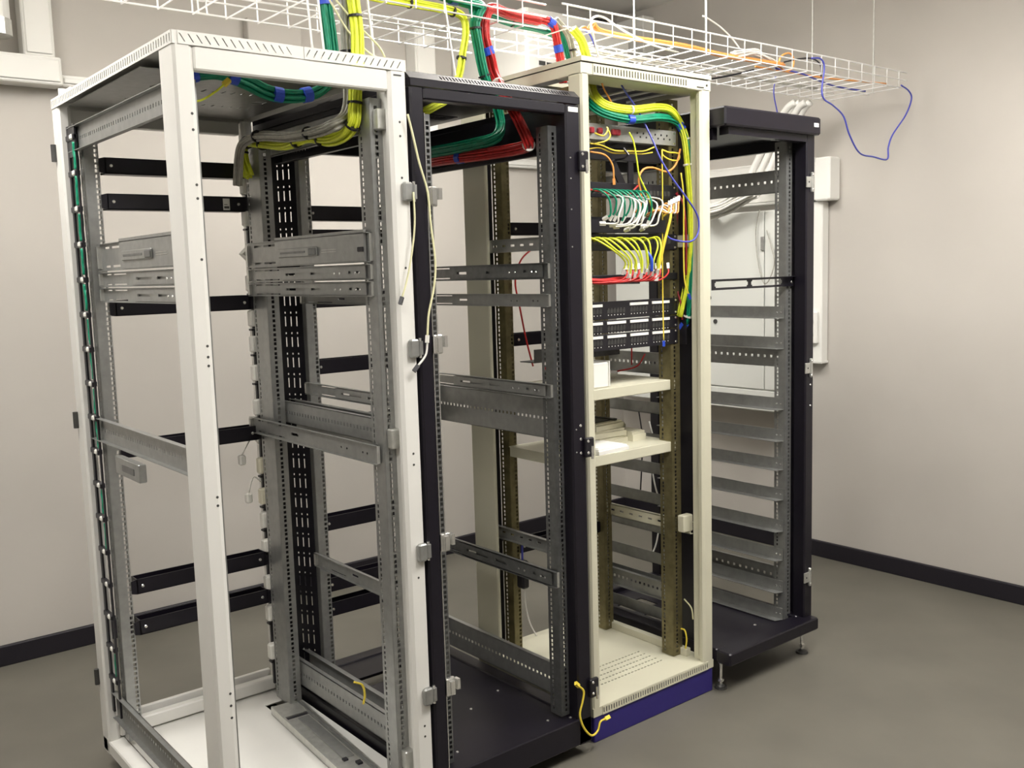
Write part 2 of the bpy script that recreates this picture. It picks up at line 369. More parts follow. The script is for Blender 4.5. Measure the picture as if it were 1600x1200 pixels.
for x, y in ((.67,.07),(1.14,.07),(.67,.88),(1.14,.88)):
    c = part('caster', B().box(x-.02,x+.02,y-.02,y+.02,.037,.047), DARKG, R2); part('wheel', B().cyl((x-.011,y,.02),(x+.011,y,.02),.02,14), BLACKP, c)
for x, sd in ((.640,-1),(1.172,1)):
    for z0, z1 in ((1.90,1.96),(1.006,1.132),(.158,.262)):
        depth_rail(R2, x, .062, .90, z0, z1, GALV if z0 < 1.5 else BLACK, sd, 38, (.009,.009))
mounting_rail(R2, .662, .045, .135, 1.955, 1, 1, STEEL, .036, .05, .022)
mounting_rail(R2, 1.116, .045, .135, 1.955, 1, 1, STEEL, .046, .05, .014, True)
mounting_rail(R2, .672, .760, .135, 1.955, 1, 1, GALV, .038, .05, .025)
mounting_rail(R2, 1.120, .760, .135, 1.955, 1, 1, GALV, .040, .05)
vb = B()                                             # black perforated vertical cable plate at rear left
vc = [0.0]
for k in range(26): vc += [.02+k*.068, .02+k*.068+.032, .02+k*.068+.042, .02+k*.068+.048]
vc = sorted(set(vc + [1.83]))
vb.plate((.618,.85,.13), Vector((.55,-1,0)).normalized(), (0,0,1), [0,.024,.029,.046,.051,.068,.073,.094], vc, lambda i, j: i in (1,3,5) and j % 4 in (1,3), .002)
part('cable_plate', vb, BLACKP, R2)
for z in (1.735,1.345,.80,.385):
    lb = part('latch_plate', B().bbox(.652,.682,-.004,.010,z-.026,z+.026,.003).box(.660,.674,-.012,-.003,z-.020,z+.018).box(.680,.690,-.014,.004,z-.008,z+.022), CHROME, R2)
part('latch_rod', B().cyl((.664,-.004,.80),(.664,-.004,1.76),.0018,6), CHROME, R2)
hb = B()
for z in (1.06,1.018,.975): hb.lip((1.182,0,z),.005)
for z in (1.86,1.80,1.71,1.60,1.05,.98): hb.lip((1.163,.0,z),.003)
part('post_screws', hb, CHROME, R2, stuff=True)
for z in (1.855,.995,.225):
    h = part('hinge', B().bbox(1.19,1.226,-.014,0,z-.034,z+.026,.003), BLACKP, R2)
    part('hinge_pin', B().cyl((1.214,-.016,z-.04),(1.214,-.016,z+.0),.004,8).lip((1.20,-.014,z+.016),.005).lip((1.20,-.014,z-.02),.005), CHROME, h)

# ================================================================== RACK 3, cream on a blue plinth
R3 = thing('server_rack', 'cream shallow server rack on a blue plinth, filled with patch cables', 'rack', (1.55, .36, 0))
X0, X1, Y0, Y1 = 1.25, 1.85, .04, .655
part('plinth', B().bbox(X0+.004, X1-.002, Y0+.002, Y1-.004, 0, .088, .003), PLINTH, R3)
lb = B(); slots(X0+.04, X1-.03, .088, .117, 46, Y0, lb, 0, .4)
lb.box(X0, X0+.04, Y0, Y0+.002, .088, .117).box(X1-.03, X1, Y0, Y0+.002, .088, .117).box(X0, X0+.002, Y0+.002, Y1, .088, .117).box(X1-.002, X1, Y0+.002, Y1, .088, .117).box(X0+.002, X1-.002, Y1-.002, Y1, .088, .117)
part('base_skirt', lb, CREAM, R3)
vcs = [0,.10]
for k in range(5): vcs += [.115+k*.028, .121+k*.028]
vcs.append(.636)
ucs = [0,.06]
for k in range(24): ucs += [.066+k*.0165, .076+k*.0165]
ucs.append(.596)
part('floor_panel', B().plate((X0+.002, Y0+.002, .114), (1,0,0), (0,1,0), ucs, vcs, lambda i, j: i % 2 == 0 and 1 < i < len(ucs)-2 and j % 2 == 0 and 1 < j < len(vcs)-2, .003), CREAM, R3)
part('side_sill', B().bbox(X1-.055, X1-.03, .12, .60, .117, .145, .002), CREAM, R3)
for (x0,x1,y0,y1,nt) in ((X0,X0+.036,Y0,Y0+.055,1),(X1-.052,X1,Y0,Y0+.055,-1),(X0,X0+.014,Y1-.13,Y1,0),(X1-.04,X1,Y1-.05,Y1,-1)):
    part('post', B().prism(white_post(x0,x1,y0,y1,nt), 'z', .117, 2.12) if nt else B().bbox(x0,x1,y0,y1,.117,2.12,.004), CREAM, R3)
rb = B(); slots(X0+.05, X1-.12, 2.118, 2.15, 34, Y0, rb, 0, .4)
rb.box(X0, X0+.05, Y0, Y0+.002, 2.118, 2.15).box(X1-.12, X1, Y0, Y0+.002, 2.118, 2.15).box(X0, X0+.003, Y0+.002, Y1, 2.118, 2.15).box(X1-.003, X1, Y0+.002, Y1, 2.118, 2.15).box(X0, X1, Y1-.003, Y1, 2.118, 2.15)
part('roof_frame', rb, CREAM, R3)
part('roof_gap', B().box(X0+.006,X1-.006,Y0+.006,Y0+.02,2.15,2.1545).box(X0+.006,X0+.02,Y0+.02,Y1-.006,2.15,2.1545).box(X1-.02,X1-.006,Y0+.02,Y1-.006,2.15,2.1545), DARKG, R3)
part('roof', B().plate((X0,Y0-.004,2.1545), (1,0,0), (0,1,0), [0,.10,.30,.36,.60], [0,.17,.36,.42,.619], lambda i, j: (i == 1 and j == 1) or (i == 3 and j == 3), .014), CREAM, R3)
part('roof_edge', B().box(X0+.003,X1-.003,Y0+.002,Y0+.11,2.116,2.119), CREAM, R3)
part('roof_shade_sheet', B().plate((X0+.006,Y0+.11,2.134), (1,0,0), (0,1,0), [0,.10,.30,.588], [0,.06,.27,.50], lambda i, j: i == 1 and j == 1, .003), BLACKP, R3, 'dark sheet standing in for the shade under the roof')  # added black sheet: paints in the shade on the roof's unlit underside
for xx, ya, yb in ((1.70,.11,.37),(1.78,.13,.37),(1.62,.13,.42)): part('roof_bar', B().bbox(xx,xx+.008,ya,yb,2.122,2.130,.002), WIRE, R3)
part('door_plate', B().box(X1-.07,X1-.035,Y0-.001,Y0,2.124,2.128).cyl((X1-.02,Y0-.002,2.135),(X1-.02,Y0,2.135),.004,8), DARKG, R3)
mounting_rail(R3, X0+.048, .150, .12, 2.10, 1, 1, GOLD, .04, .05)
mounting_rail(R3, X1-.09, .150, .12, 2.10, 1, 1, GOLD, .046, .055)
mounting_rail(R3, X0+.066, .520, .12, 2.10, 1, 1, GOLD, .034, .05, .022)
mounting_rail(R3, X1-.085, .505, .12, 2.10, 1, 1, GOLD, .04, .05)
for z in (1.62,.60): depth_rail(R3, X0+.046, .10, .62, z-.022, z+.022, GALV, -1, 9, (.02,.007))
for z in (1.62,.60): depth_rail(R3, X1-.050, .10, .62, z-.022, z+.022, CREAM, 1, 9, (.02,.007))
for z in (.62,): part('rail_bracket', B().bbox(X1-.085,X1-.035,.10,.13,z-.03,z+.03,.003), CREAM, R3)
vb = B(); vc = [0.0]
for k in range(20): vc += [.02+k*.095, .02+k*.095+.062]
vc.append(1.95)
vb.plate((1.268,.575,.14), (1,0,0), (0,0,1), [0,.014,.026,.046], vc, lambda i, j: i == 1 and j % 2 == 1, .002)
part('cable_plate', vb, BLACKP, R3)

# ================================================================== RACK 4, black with shelf angles
R4 = thing('server_rack', 'black server rack at the far right with galvanised angle rails', 'rack', (2.13, .4, 0))
A0, A1, E0, E1 = 1.866, 2.402, .0, .80
for (x0,x1,y0,y1) in ((A0-.004,A0+.022,.095,.24),(A1-.052,A1,E0,E0+.05),(A0,A0+.04,E1-.05,E1),(A1-.05,A1,E1-.05,E1)):
    c = .005
    part('post', B().prism([(x0+c,y0),(x1-c,y0),(x1,y0+c),(x1,y1),(x0,y1),(x0,y0+c)], 'z', .155, 2.0), BLACK, R4)
part('corner_plate', B().bbox(2.374,A1,.05,.115,.155,2.0,.003), BLACK, R4)
part('roof', B().bbox(A0-.012, A1+.008, E0-.02, E1+.01, 2.0, 2.064, .006), BLACK, R4)
part('header', B().box(A0+.03,A1-.052,E0,E0+.04,1.975,2.0).box(A0+.006,A0+.03,E0+.05,E1-.05,1.96,2.0).box(A1-.03,A1-.006,E0+.05,E1-.05,1.96,2.0).box(A0+.04,A1-.05,E1-.04,E1,1.93,2.0), BLACK, R4)
part('label_plate', B().box(A1-.038,A1-.010,E0-.0215,E0-.02,2.028,2.042), LABEL, R4)
part('base_frame', B().bbox(1.852,A1-.006,-.035,.03,.108,.155,.005).bbox(1.857,1.91,.03,.76,.108,.155,.004).bbox(A1-.06,A1-.006,.03,.76,.108,.155,.004).bbox(1.857,A1-.006,.76,.81,.108,.155,.005), BLACK, R4)
part('floor_panel', B().plate((1.91,.045,.128), (1,0,0), (0,1,0), [0,.06,.20,.26,.36,.432], [0,.35,.45,.50,.60,.715], lambda i, j: i in (1,3) and j in (1,3), .004).box(1.91,A1-.06,.03,.05,.128,.150), BLACK, R4)
sb = B()
for x, y in ((2.0,.25),(2.2,.12),(2.33,.08)): sb.lip((x,y,.133),.006,(0,0,1))
part('floor_screws', sb, CHROME, R4, stuff=True)
for x, y in ((1.885,.035),(2.372,.025),(1.90,.75),(2.36,.75)): foot(R4, x, y, .108)
mounting_rail(R4, 2.322, .070, .135, 1.985, 1, 1, GALV, .034, .05)
mounting_rail(R4, 1.892, .205, .135, 1.985, 1, 1, GALV, .030, .05)
mounting_rail(R4, 2.322, .640, .135, 1.985, 1, 1, GALV, .034, .05)
mounting_rail(R4, 1.905, .650, .135, 1.985, 1, 1, GALV, .034, .05)
for z0, z1 in ((1.80,1.885),(1.135,1.215),(.265,.335)):
    depth_rail(R4, 2.342, .075, .70, z0, z1, GALV, 1, 18, (.010,.010)); depth_rail(R4, 1.886, .205, .70, z0, z1, GALV, -1, 18, (.010,.010))
for z in (1.83,1.135,.315):
    bk = part('post_bracket', B().bbox(2.344,2.376,-.005,0,z-.020,z+.020,.001).bbox(2.372,2.384,-.010,0,z-.036,z+.036,.002), GALVB, R4)
    for dz_ in (.027,-.027): part('bracket_screw', B().lip((2.378,-.010,z+dz_),.005), CHROME, bk)
    part('bracket_hole', B().lip((2.358,-.004,z),.004), BLACKP, bk)
hb = B()
for z in (1.07,.99): hb.lip((2.382,E0,z),.004)
part('post_screws', hb, CHROME, R4, stuff=True)
def angle_rail(x, y0, y1, z, side, label):           # L-shaped shelf angle: upright web and a ledge towards the rack's middle
    h = .045; t = .002; s = -side
    b = B().box(x, x+t, y0, y1, z, z+h)
    xa, xb = sorted((x, x+s*.034))
    b.add([(xa,y0+(.012 if s < 0 else 0),z),(xb,y0+(0 if s < 0 else .012),z),(xb,y1,z),(xa,y1,z),(xa,y0+(.012 if s < 0 else 0),z+t),(xb,y0+(0 if s < 0 else .012),z+t),(xb,y1,z+t),(xa,y1,z+t)],
          [(0,3,2,1),(4,5,6,7),(0,1,5,4),(1,2,6,5),(2,3,7,6),(3,0,4,7)])
    o = part('angle_rail', b, GALV, R4)
    for q in (.030, .012): part('screw', B().lip((x-.0005, y0+q, z+.022),.004,(-1,0,0)), CHROME, o)
ZR = [1.325,1.208,.973,.850,.737,.617,.492,.376,.247,.135]
for k, z in enumerate(ZR):
    angle_rail(2.316, .075, .70, z, 1, '')
ZRL = [.973,.85,.737,.617,.505,.38,.288,.16]
for k, z in enumerate(ZRL):
    angle_rail(1.926, .205, .70, z, -1, '')
t = part('cable_guide', B().plate((1.876,.062,1.446), (1,0,0), (0,0,1), [0,.016,.022,.030,.190,.198,.204,.222,.228,.236,.396,.404,.410,.484], [0,.008,.013,.025,.030,.038], lambda i, j: (j == 2 and i in (1,2,3,4,5,7,8,9,10,11)) or (j in (1,3) and i in (2,3,4,8,9,10)), .002), BLACKP, R4, 'black cable guide with long slots')
part('brush', B().plate((1.905,.064,1.484), (1,0,0), (0,-1,0), [0]+[v for k in range(44) for v in (.006+k*.01,.010+k*.01)]+[.455], [0,.004,.018,.02], lambda i, j: j == 1 and i % 2 == 1, .002), BLACKP, t)
part('screw', B().lip((2.345,.060,1.462),.005), CHROME, t)

# ================================================================== crossbars at the racks' rear
def crossbar(rack, x0, x1, y, z, h, d):
    c = .016
    b = B().prism([(x0,z-h/2+.004),(x0+c,z-h/2),(x1-c,z-h/2),(x1,z-h/2+.004),(x1,z+h/2-.004),(x1-c,z+h/2),(x0+c,z+h/2),(x0,z+h/2-.004)], 'y', y, y+.003)
    b.box(x0+c,x1-c,y,y+d,z-h/2,z-h/2+.003).box(x0+c,x1-c,y+d-.003,y+d,z-h/2,z+h/2).box(x0+c,x0+c+.003,y,y+d,z-h/2,z+h/2).box(x1-c-.003,x1-c,y,y+d,z-h/2,z+h/2)
    t = part('crossbar', b, BLACK, rack)
    for xs in (x0+.034, x1-.034): part('screw', B().lip((xs, y, z),.0055), CHROME, t)
    return t
for k, z in enumerate((1.875,1.771,1.458,1.030,.603,.473)):
    t = crossbar(R1,.078,.532,.842,z,.047,.05)
    if k == 1:
        part('paper_label', B().box(.446,.468,.8408,.8418,1.752,1.788), LABEL, t, 'small white barcode label')
        part('label_print', B().box(.449,.465,.8402,.8408,1.757,1.764).box(.449,.460,.8402,.8408,1.768,1.770), DARKG, t, stuff=True)
for z in (1.742,1.665,1.455,1.233,1.03,.695,.480,.393): crossbar(R2,.690,1.135,.775,z,.048,.05)
for z in (1.681,1.29,.533): crossbar(R3,1.345,1.77,.525,z,.044,.05)

# ================================================================== slide rails
def slide(rack, x, y0, y1, z0, z1, m=GALV, wide=False, inner=True, left=False):
    L = y1-y0; h = z1-z0
    ob = B().plate((x, y1, z0), (0,-1,0), (0,0,1), [0,.06*L,.12*L,.15*L,.30*L,.36*L,.42*L,.70*L,.72*L,.78*L,.80*L,.94*L,L],
                   [0,.12*h,.20*h,.42*h,.58*h,.80*h,.88*h,h],
                   lambda i, j: (i in (1,3) and j in (1,5)) or (i == 5 and j == 3), .002)
    ob.box(x-.011,x,y0,y1,z0,z0+.002).box(x-.011,x,y0,y1,z1-.002,z1)
    t = part('slide_rail', ob, m, rack)
    if inner:
        k0, k1 = (y0+.02, y0+.70*L) if not left else (y0+.02, y0+.62*L)
        ib = B().plate((x-.006, k1, z0+.12*h), (0,-1,0), (0,0,1), [0,.04,.16,.20,.26,.29,(k1-k0)-.09,(k1-k0)-.075,(k1-k0)-.05,(k1-k0)-.035,k1-k0], [0,.30*h,.46*h,.76*h], lambda i, j: j == 1 and i in (1,3,6,8), .002)
        ib.box(x-.009,x-.006,k0,k1,z0+.12*h,z0+.15*h).box(x-.009,x-.006,k0,k1,z0+.85*h,z0+.88*h)
        part('inner_channel', ib, GALV if m is not STEEL else STEEL, t)
    if wide:
        part('sleeve', B().box(x-.011,x-.004,y0+.015,y0+.72*L,z0+.04*h,z1+.10*h), GALV, t)
        part('sleeve_rib', B().bbox(x-.016,x-.011,y0+.36*L,y0+.68*L,z0+.32*h,z0+.66*h,.002), GALV, t)
        part('latch', B().bbox(x-.019,x-.015,y0+.36*L,y0+.42*L,z0+.36*h,z0+.60*h,.002), STEEL, t)
        part('spring_slot', B().box(x-.017,x-.0155,y0+.45*L,y0+.66*L,z0+.45*h,z0+.53*h), STEEL, t)
        for q in (.52,.60): part('pressed_line', B().box(x-.012,x-.0105,y0+.22*L,y0+.33*L,z0+(q-.1)*h,z0+(q-.085)*h), GALVB, t)
        part('clip', B().bbox(x-.016,x-.011,y0+.02*L,y0+.06*L,z0+.36*h,z0+.52*h,.002), BLACKP, t)
    if not wide:
        for q in (.03,.06,.17,.21): part('rivet', B().lip((x-.0065 if inner else x, y0+q*L+.03, z0+.45*h),.0045,(-1,0,0)), CHROME, t)
    part('end_tab', B().box(x-.004,x+.004,y0-.003,y0,z0+.04*h,z1-.04*h), GALVB, t)
    part('rear_tab', B().box(x-.012,x-.002,y1-.012,y1,z0+.1*h,z1-.1*h), GALVB, t)
    return t
zz = ((1.568,1.646,True),(1.522,1.564,False),(1.478,1.519,False))
for k, (a, b_, wd) in enumerate(zz):
    slide(R1, .518, .075, .83, a, b_, GALV, wd)
    slide(R1, .062, .10, .835, a, b_, GALV, wd, True, True)
slide(R1, .512, .075, .87, 1.030, 1.082, GALV, False, False)
t = part('box_bracket', B().bbox(.006,.026,.46,.66,1.0,1.05,.002), GALV, R1); part('slot_cover', B().box(.0045,.006,.50,.60,1.015,1.033), STEEL, t)
slide(R2, 1.112, .05, .76, 1.507, 1.556, STEEL)
slide(R2, 1.112, .05, .76, 1.424, 1.463, GALV, False, False)
slide(R2, 1.112, .05, .76, 1.148, 1.190, GALV)
slide(R2, 1.110, .04, .76, .556, .608, STEEL)
slide(R2, .664, .10, .76, 1.448, 1.480, GALV, False, False)
slide(R2, .664, .10, .76, 1.150, 1.190, GALV)
slide(R2, .664, .10, .76, .566, .612, GALV, False, False)
# loose telescopic slide on the white floor
t = thing('slide_rail', 'loose telescopic slide rail lying on the white rack floor', 'slide rail', (.49,.40,.101))
ax = Vector((-.045,-.70,0)).normalized(); sx_ = Vector((0,0,1)).cross(ax)
c0 = Vector((.566,.750,.103))
def loose(b, a0, a1, s0, s1, z0, z1):
    ctr = c0 + ax*((a0+a1)/2) + sx_*((s0+s1)/2) + Vector((0,0,(z0+z1)/2)); b.obox(ctr, (ax, sx_, (0,0,1)), ((a1-a0)/2, abs(s1-s0)/2, (z1-z0)/2)); return b
part('outer_channel', loose(loose(loose(B(),0,.70,-.100,0,0,.004),0,.70,-.100,-.093,0,.026),0,.70,-.007,0,0,.026), GALVB, t)
part('inner_channel', loose(loose(B(),0,.10,-.093,-.010,.018,.024),.115,.70,-.089,-.016,.012,.020), GALVB, t)
part('cover_strip', loose(loose(B(),.13,.46,-.060,-.024,.020,.0235),.0,.70,-.018,-.010,.020,.028), GALV, t)
for a_ in ((.100,.113,-.089,-.014,.014,.020),(.46,.475,-.064,-.050,.020,.025),(.50,.52,-.040,-.025,.020,.026)): part('stop_block', loose(B(),*a_), BLACKP, t)

# ================================================================== equipment in the cream rack
def panel(x0, x1, y, z0, z1, name, label, cat, m, group=None):
    t = thing(name, label, cat, ((x0+x1)/2, y, z0), group)
    part('face', B().bbox(x0, x1, y-.004, y, z0+.001, z1-.001, .001).box(x0+.03, x1-.03, y, y+.04, z0+.004, z1-.004), m, t)
    for xs in (x0+.010, x1-.010):
        for zs_ in (z0+.009, z1-.009): part('screw', B().lip((xs, y-.004, zs_),.0045), CHROME, t)
    return t
PX0, PX1, PY = 1.305, 1.792, .148
for k, (z0, z1, lz) in enumerate(((1.366,1.426,1.4125),(1.320,1.364,1.354),(1.262,1.318,1.3085))):
    t = panel(PX0, PX1, PY, z0, z1, 'patch_panel', 'black patch panel with white label strips, %s of three in cream rack' % ('topmost','middle','lowest')[k], 'patch panel', BLACKP, 'patch panels in the cream rack')
    for q in range(4):
        xa = PX0 + .030 + q*.1085
        if not (k == 0 and q == 1): part('label_strip', B().box(xa, xa+.088, PY-.0065, PY-.004, lz-.0045, lz+.0045), LABEL, t)
        pb = B()
        for s in range(6):
            pb.box(xa+.002+s*.0145, xa+.0135+s*.0145, PY-.0048, PY-.004, lz-.026, lz-.014).box(xa+.004+s*.0145, xa+.0115+s*.0145, PY-.0055, PY-.004, lz-.014, lz-.010)
        part('port_block', pb, DARKG, t)
        nb = B()
        for s in range(6): nb.box(xa+.006+s*.0145, xa+.009+s*.0145, PY-.0045, PY-.004, lz-.034, lz-.031)
        part('port_marks', nb, LABEL, t, stuff=True)
t = panel(PX0, PX1, PY, 1.944, 1.996, 'socket_unit', 'silver socket unit with round holes and red plugs, top of cream rack', 'socket unit', SILV)
hb = B()
for s in range(12): hb.cyl((1.60+s*.0145-(.0 if s % 2 else .002), PY-.0048, 1.977-.012*(s % 2)),(1.60+s*.0145, PY-.004, 1.977-.012*(s % 2)),.0035,8)
part('hole_row', hb, BLACKP, t, stuff=True)
for xa in (1.375,1.412,1.475,1.493):
    part('red_plug', B().bbox(xa, xa+.020, PY-.016, PY-.004, 1.962, 1.981, .003), REDD, t)
t = panel(PX0, PX1, PY+.03, 1.886, 1.935, 'cable_organiser', 'black cable organiser below the silver socket unit', 'organiser', BLACKP)
part('ring', B().tube([(1.52,PY+.026,1.925),(1.52,PY-.02,1.92),(1.53,PY-.03,1.90),(1.52,PY-.02,1.888),(1.52,PY+.026,1.888)],.004,6), BLACKP, t)
part('strap', B().obox((1.53,PY+.02,1.84), ((1,0,-1.6),(0,1,0),(1.6,0,1)), (.05,.003,.014)), BLACKP, t); part('strap', B().obox((1.60,PY+.03,1.84), ((0,0,1),(0,1,0),(1,0,0)), (.05,.003,.012)), BLACKP, t)
t = panel(PX0, PX1, PY, 1.762, 1.812, 'patch_panel', 'black patch panel feeding green cords, below the curved orange wires', 'patch panel', BLACKP)
pb = B()
for s in range(24): pb.box(PX0+.03+s*.0178, PX0+.043+s*.0178, PY-.005, PY-.004, 1.774, 1.790)
part('port_block', pb, DARKG, t)
t = thing('cord_trough', 'black horizontal trough under the white and green cords in cream rack', 'trough', (1.53,.12,1.645))
part('trough', B().box(PX0,1.70,.115,.148,1.648,1.652).box(PX0,1.70,.113,.117,1.648,1.690).box(PX0,1.70,.146,.150,1.648,1.70), BLACKP, t)
t = panel(PX0, PX1, PY, 1.590, 1.646, 'patch_panel', 'black patch panel feeding the yellow cords in cream rack', 'patch panel', BLACKP)
pb = B()
for s in range(24): pb.box(PX0+.03+s*.0178, PX0+.043+s*.0178, PY-.005, PY-.004, 1.612, 1.628)
part('port_block', pb, DARKG, t)
part('lacing_bar', B().bbox(PX0,PX1,.142,.155,1.488,1.512,.002), BLACKP, R3, 'dark bar carrying red cables')
part('crossbar', B().box(1.345,1.76,.40,.404,1.215,1.262).box(1.345,1.76,.404,.48,1.215,1.218), DARKG, R3, 'dark grey crossbar')
# side equipment strips on the gold rail right of the cords
t = part('cable_guide', B().box(1.806,1.812,.12,.20,1.26,2.02), BLACKP, R3, 'dark vertical cable guide')
for z in (1.30,1.38,1.46,1.54,1.63,1.72,1.80,1.88): part('screw', B().lip((1.786,.150,z),.005), CHROME, t)
# shelves
for z1 in (1.137, .915):
    sc = [0,.05]
    for q in range(20): sc += [.056+q*.018, .064+q*.018]
    sc.append(.475)
    t = part('rack_shelf', B().plate((1.312,.156,z1-.003), (1,0,0), (0,1,0), sc, [0,.12,.16,.20,.24,.28,.36], lambda i, j: j in (1,3) and 1 < i < len(sc)-2 and i % 2 == 0, .003), CREAM, R3)
    part('front_lip', B().bbox(1.312,1.803,.152,.160,z1-.036,z1,.002), CREAM, t)
    for xs in (1.312, 1.776): part('side_lip', B().box(xs,xs+.003,.16,.51,z1-.036,z1-.003), CREAM, t)
t = thing('white_box', 'upright white cardboard box on the upper cream shelf', 'box', (1.43,.24,1.137))
part('carton', B().bbox(1.375,1.475,.17,.25,1.138,1.222,.004), LABEL, t); part('flap', B().box(1.474,1.478,.168,.25,1.140,1.226), WHTC, t)
def handset(x, y, z, w, d, h, label, m, name='telephone', rot=0.0, dial=False):
    t = thing(name, label, 'telephone' if name == 'telephone' else 'box', (x, y, z), None)
    ca, sa = math.cos(rot), math.sin(rot)
    ax_ = ((ca,sa,0),(-sa,ca,0),(0,0,1))
    part('case', B().obox((x,y,z+h*.35), ax_, (w/2,d/2,h*.35)).obox((x,y,z+h*.82), ax_, (w/2*.95,d/2*.93,h*.18)), m, t)
    if dial:
        part('keypad', B().obox((x-.01,y,z+h+.001), ax_, (w*.30,d*.30,.002)).obox((x+w*.30,y,z+h+.003), ax_, (w*.06,d*.38,.004)), DARKG, t)
    else: part('lid', B().obox((x,y,z+h+.0015), ax_, (w*.42,d*.40,.0015)), m, t)
handset(1.475,.235,.915,.15,.16,.018,'flat white box at the front of the lower cream shelf',LABEL,'flat_box',.05)
handset(1.590,.335,.915,.15,.13,.022,'ivory telephone at the bottom of the shelf stack',PHONE,'telephone',.08)
handset(1.585,.34,.9395,.15,.13,.026,'ivory telephone in the middle of the shelf stack',PHONE,'telephone',-.05)
handset(1.578,.345,.968,.15,.13,.024,'ivory telephone with dark keypad on top of the shelf stack',PHONE,'telephone',.10,True)
handset(1.705,.325,.915,.07,.14,.032,'small ivory unit right of the telephone stack',PHONE,'adapter',.03)
handset(1.700,.40,.950,.07,.10,.018,'small ivory unit lying on another, behind telephone stack',PHONE,'adapter',-.06)

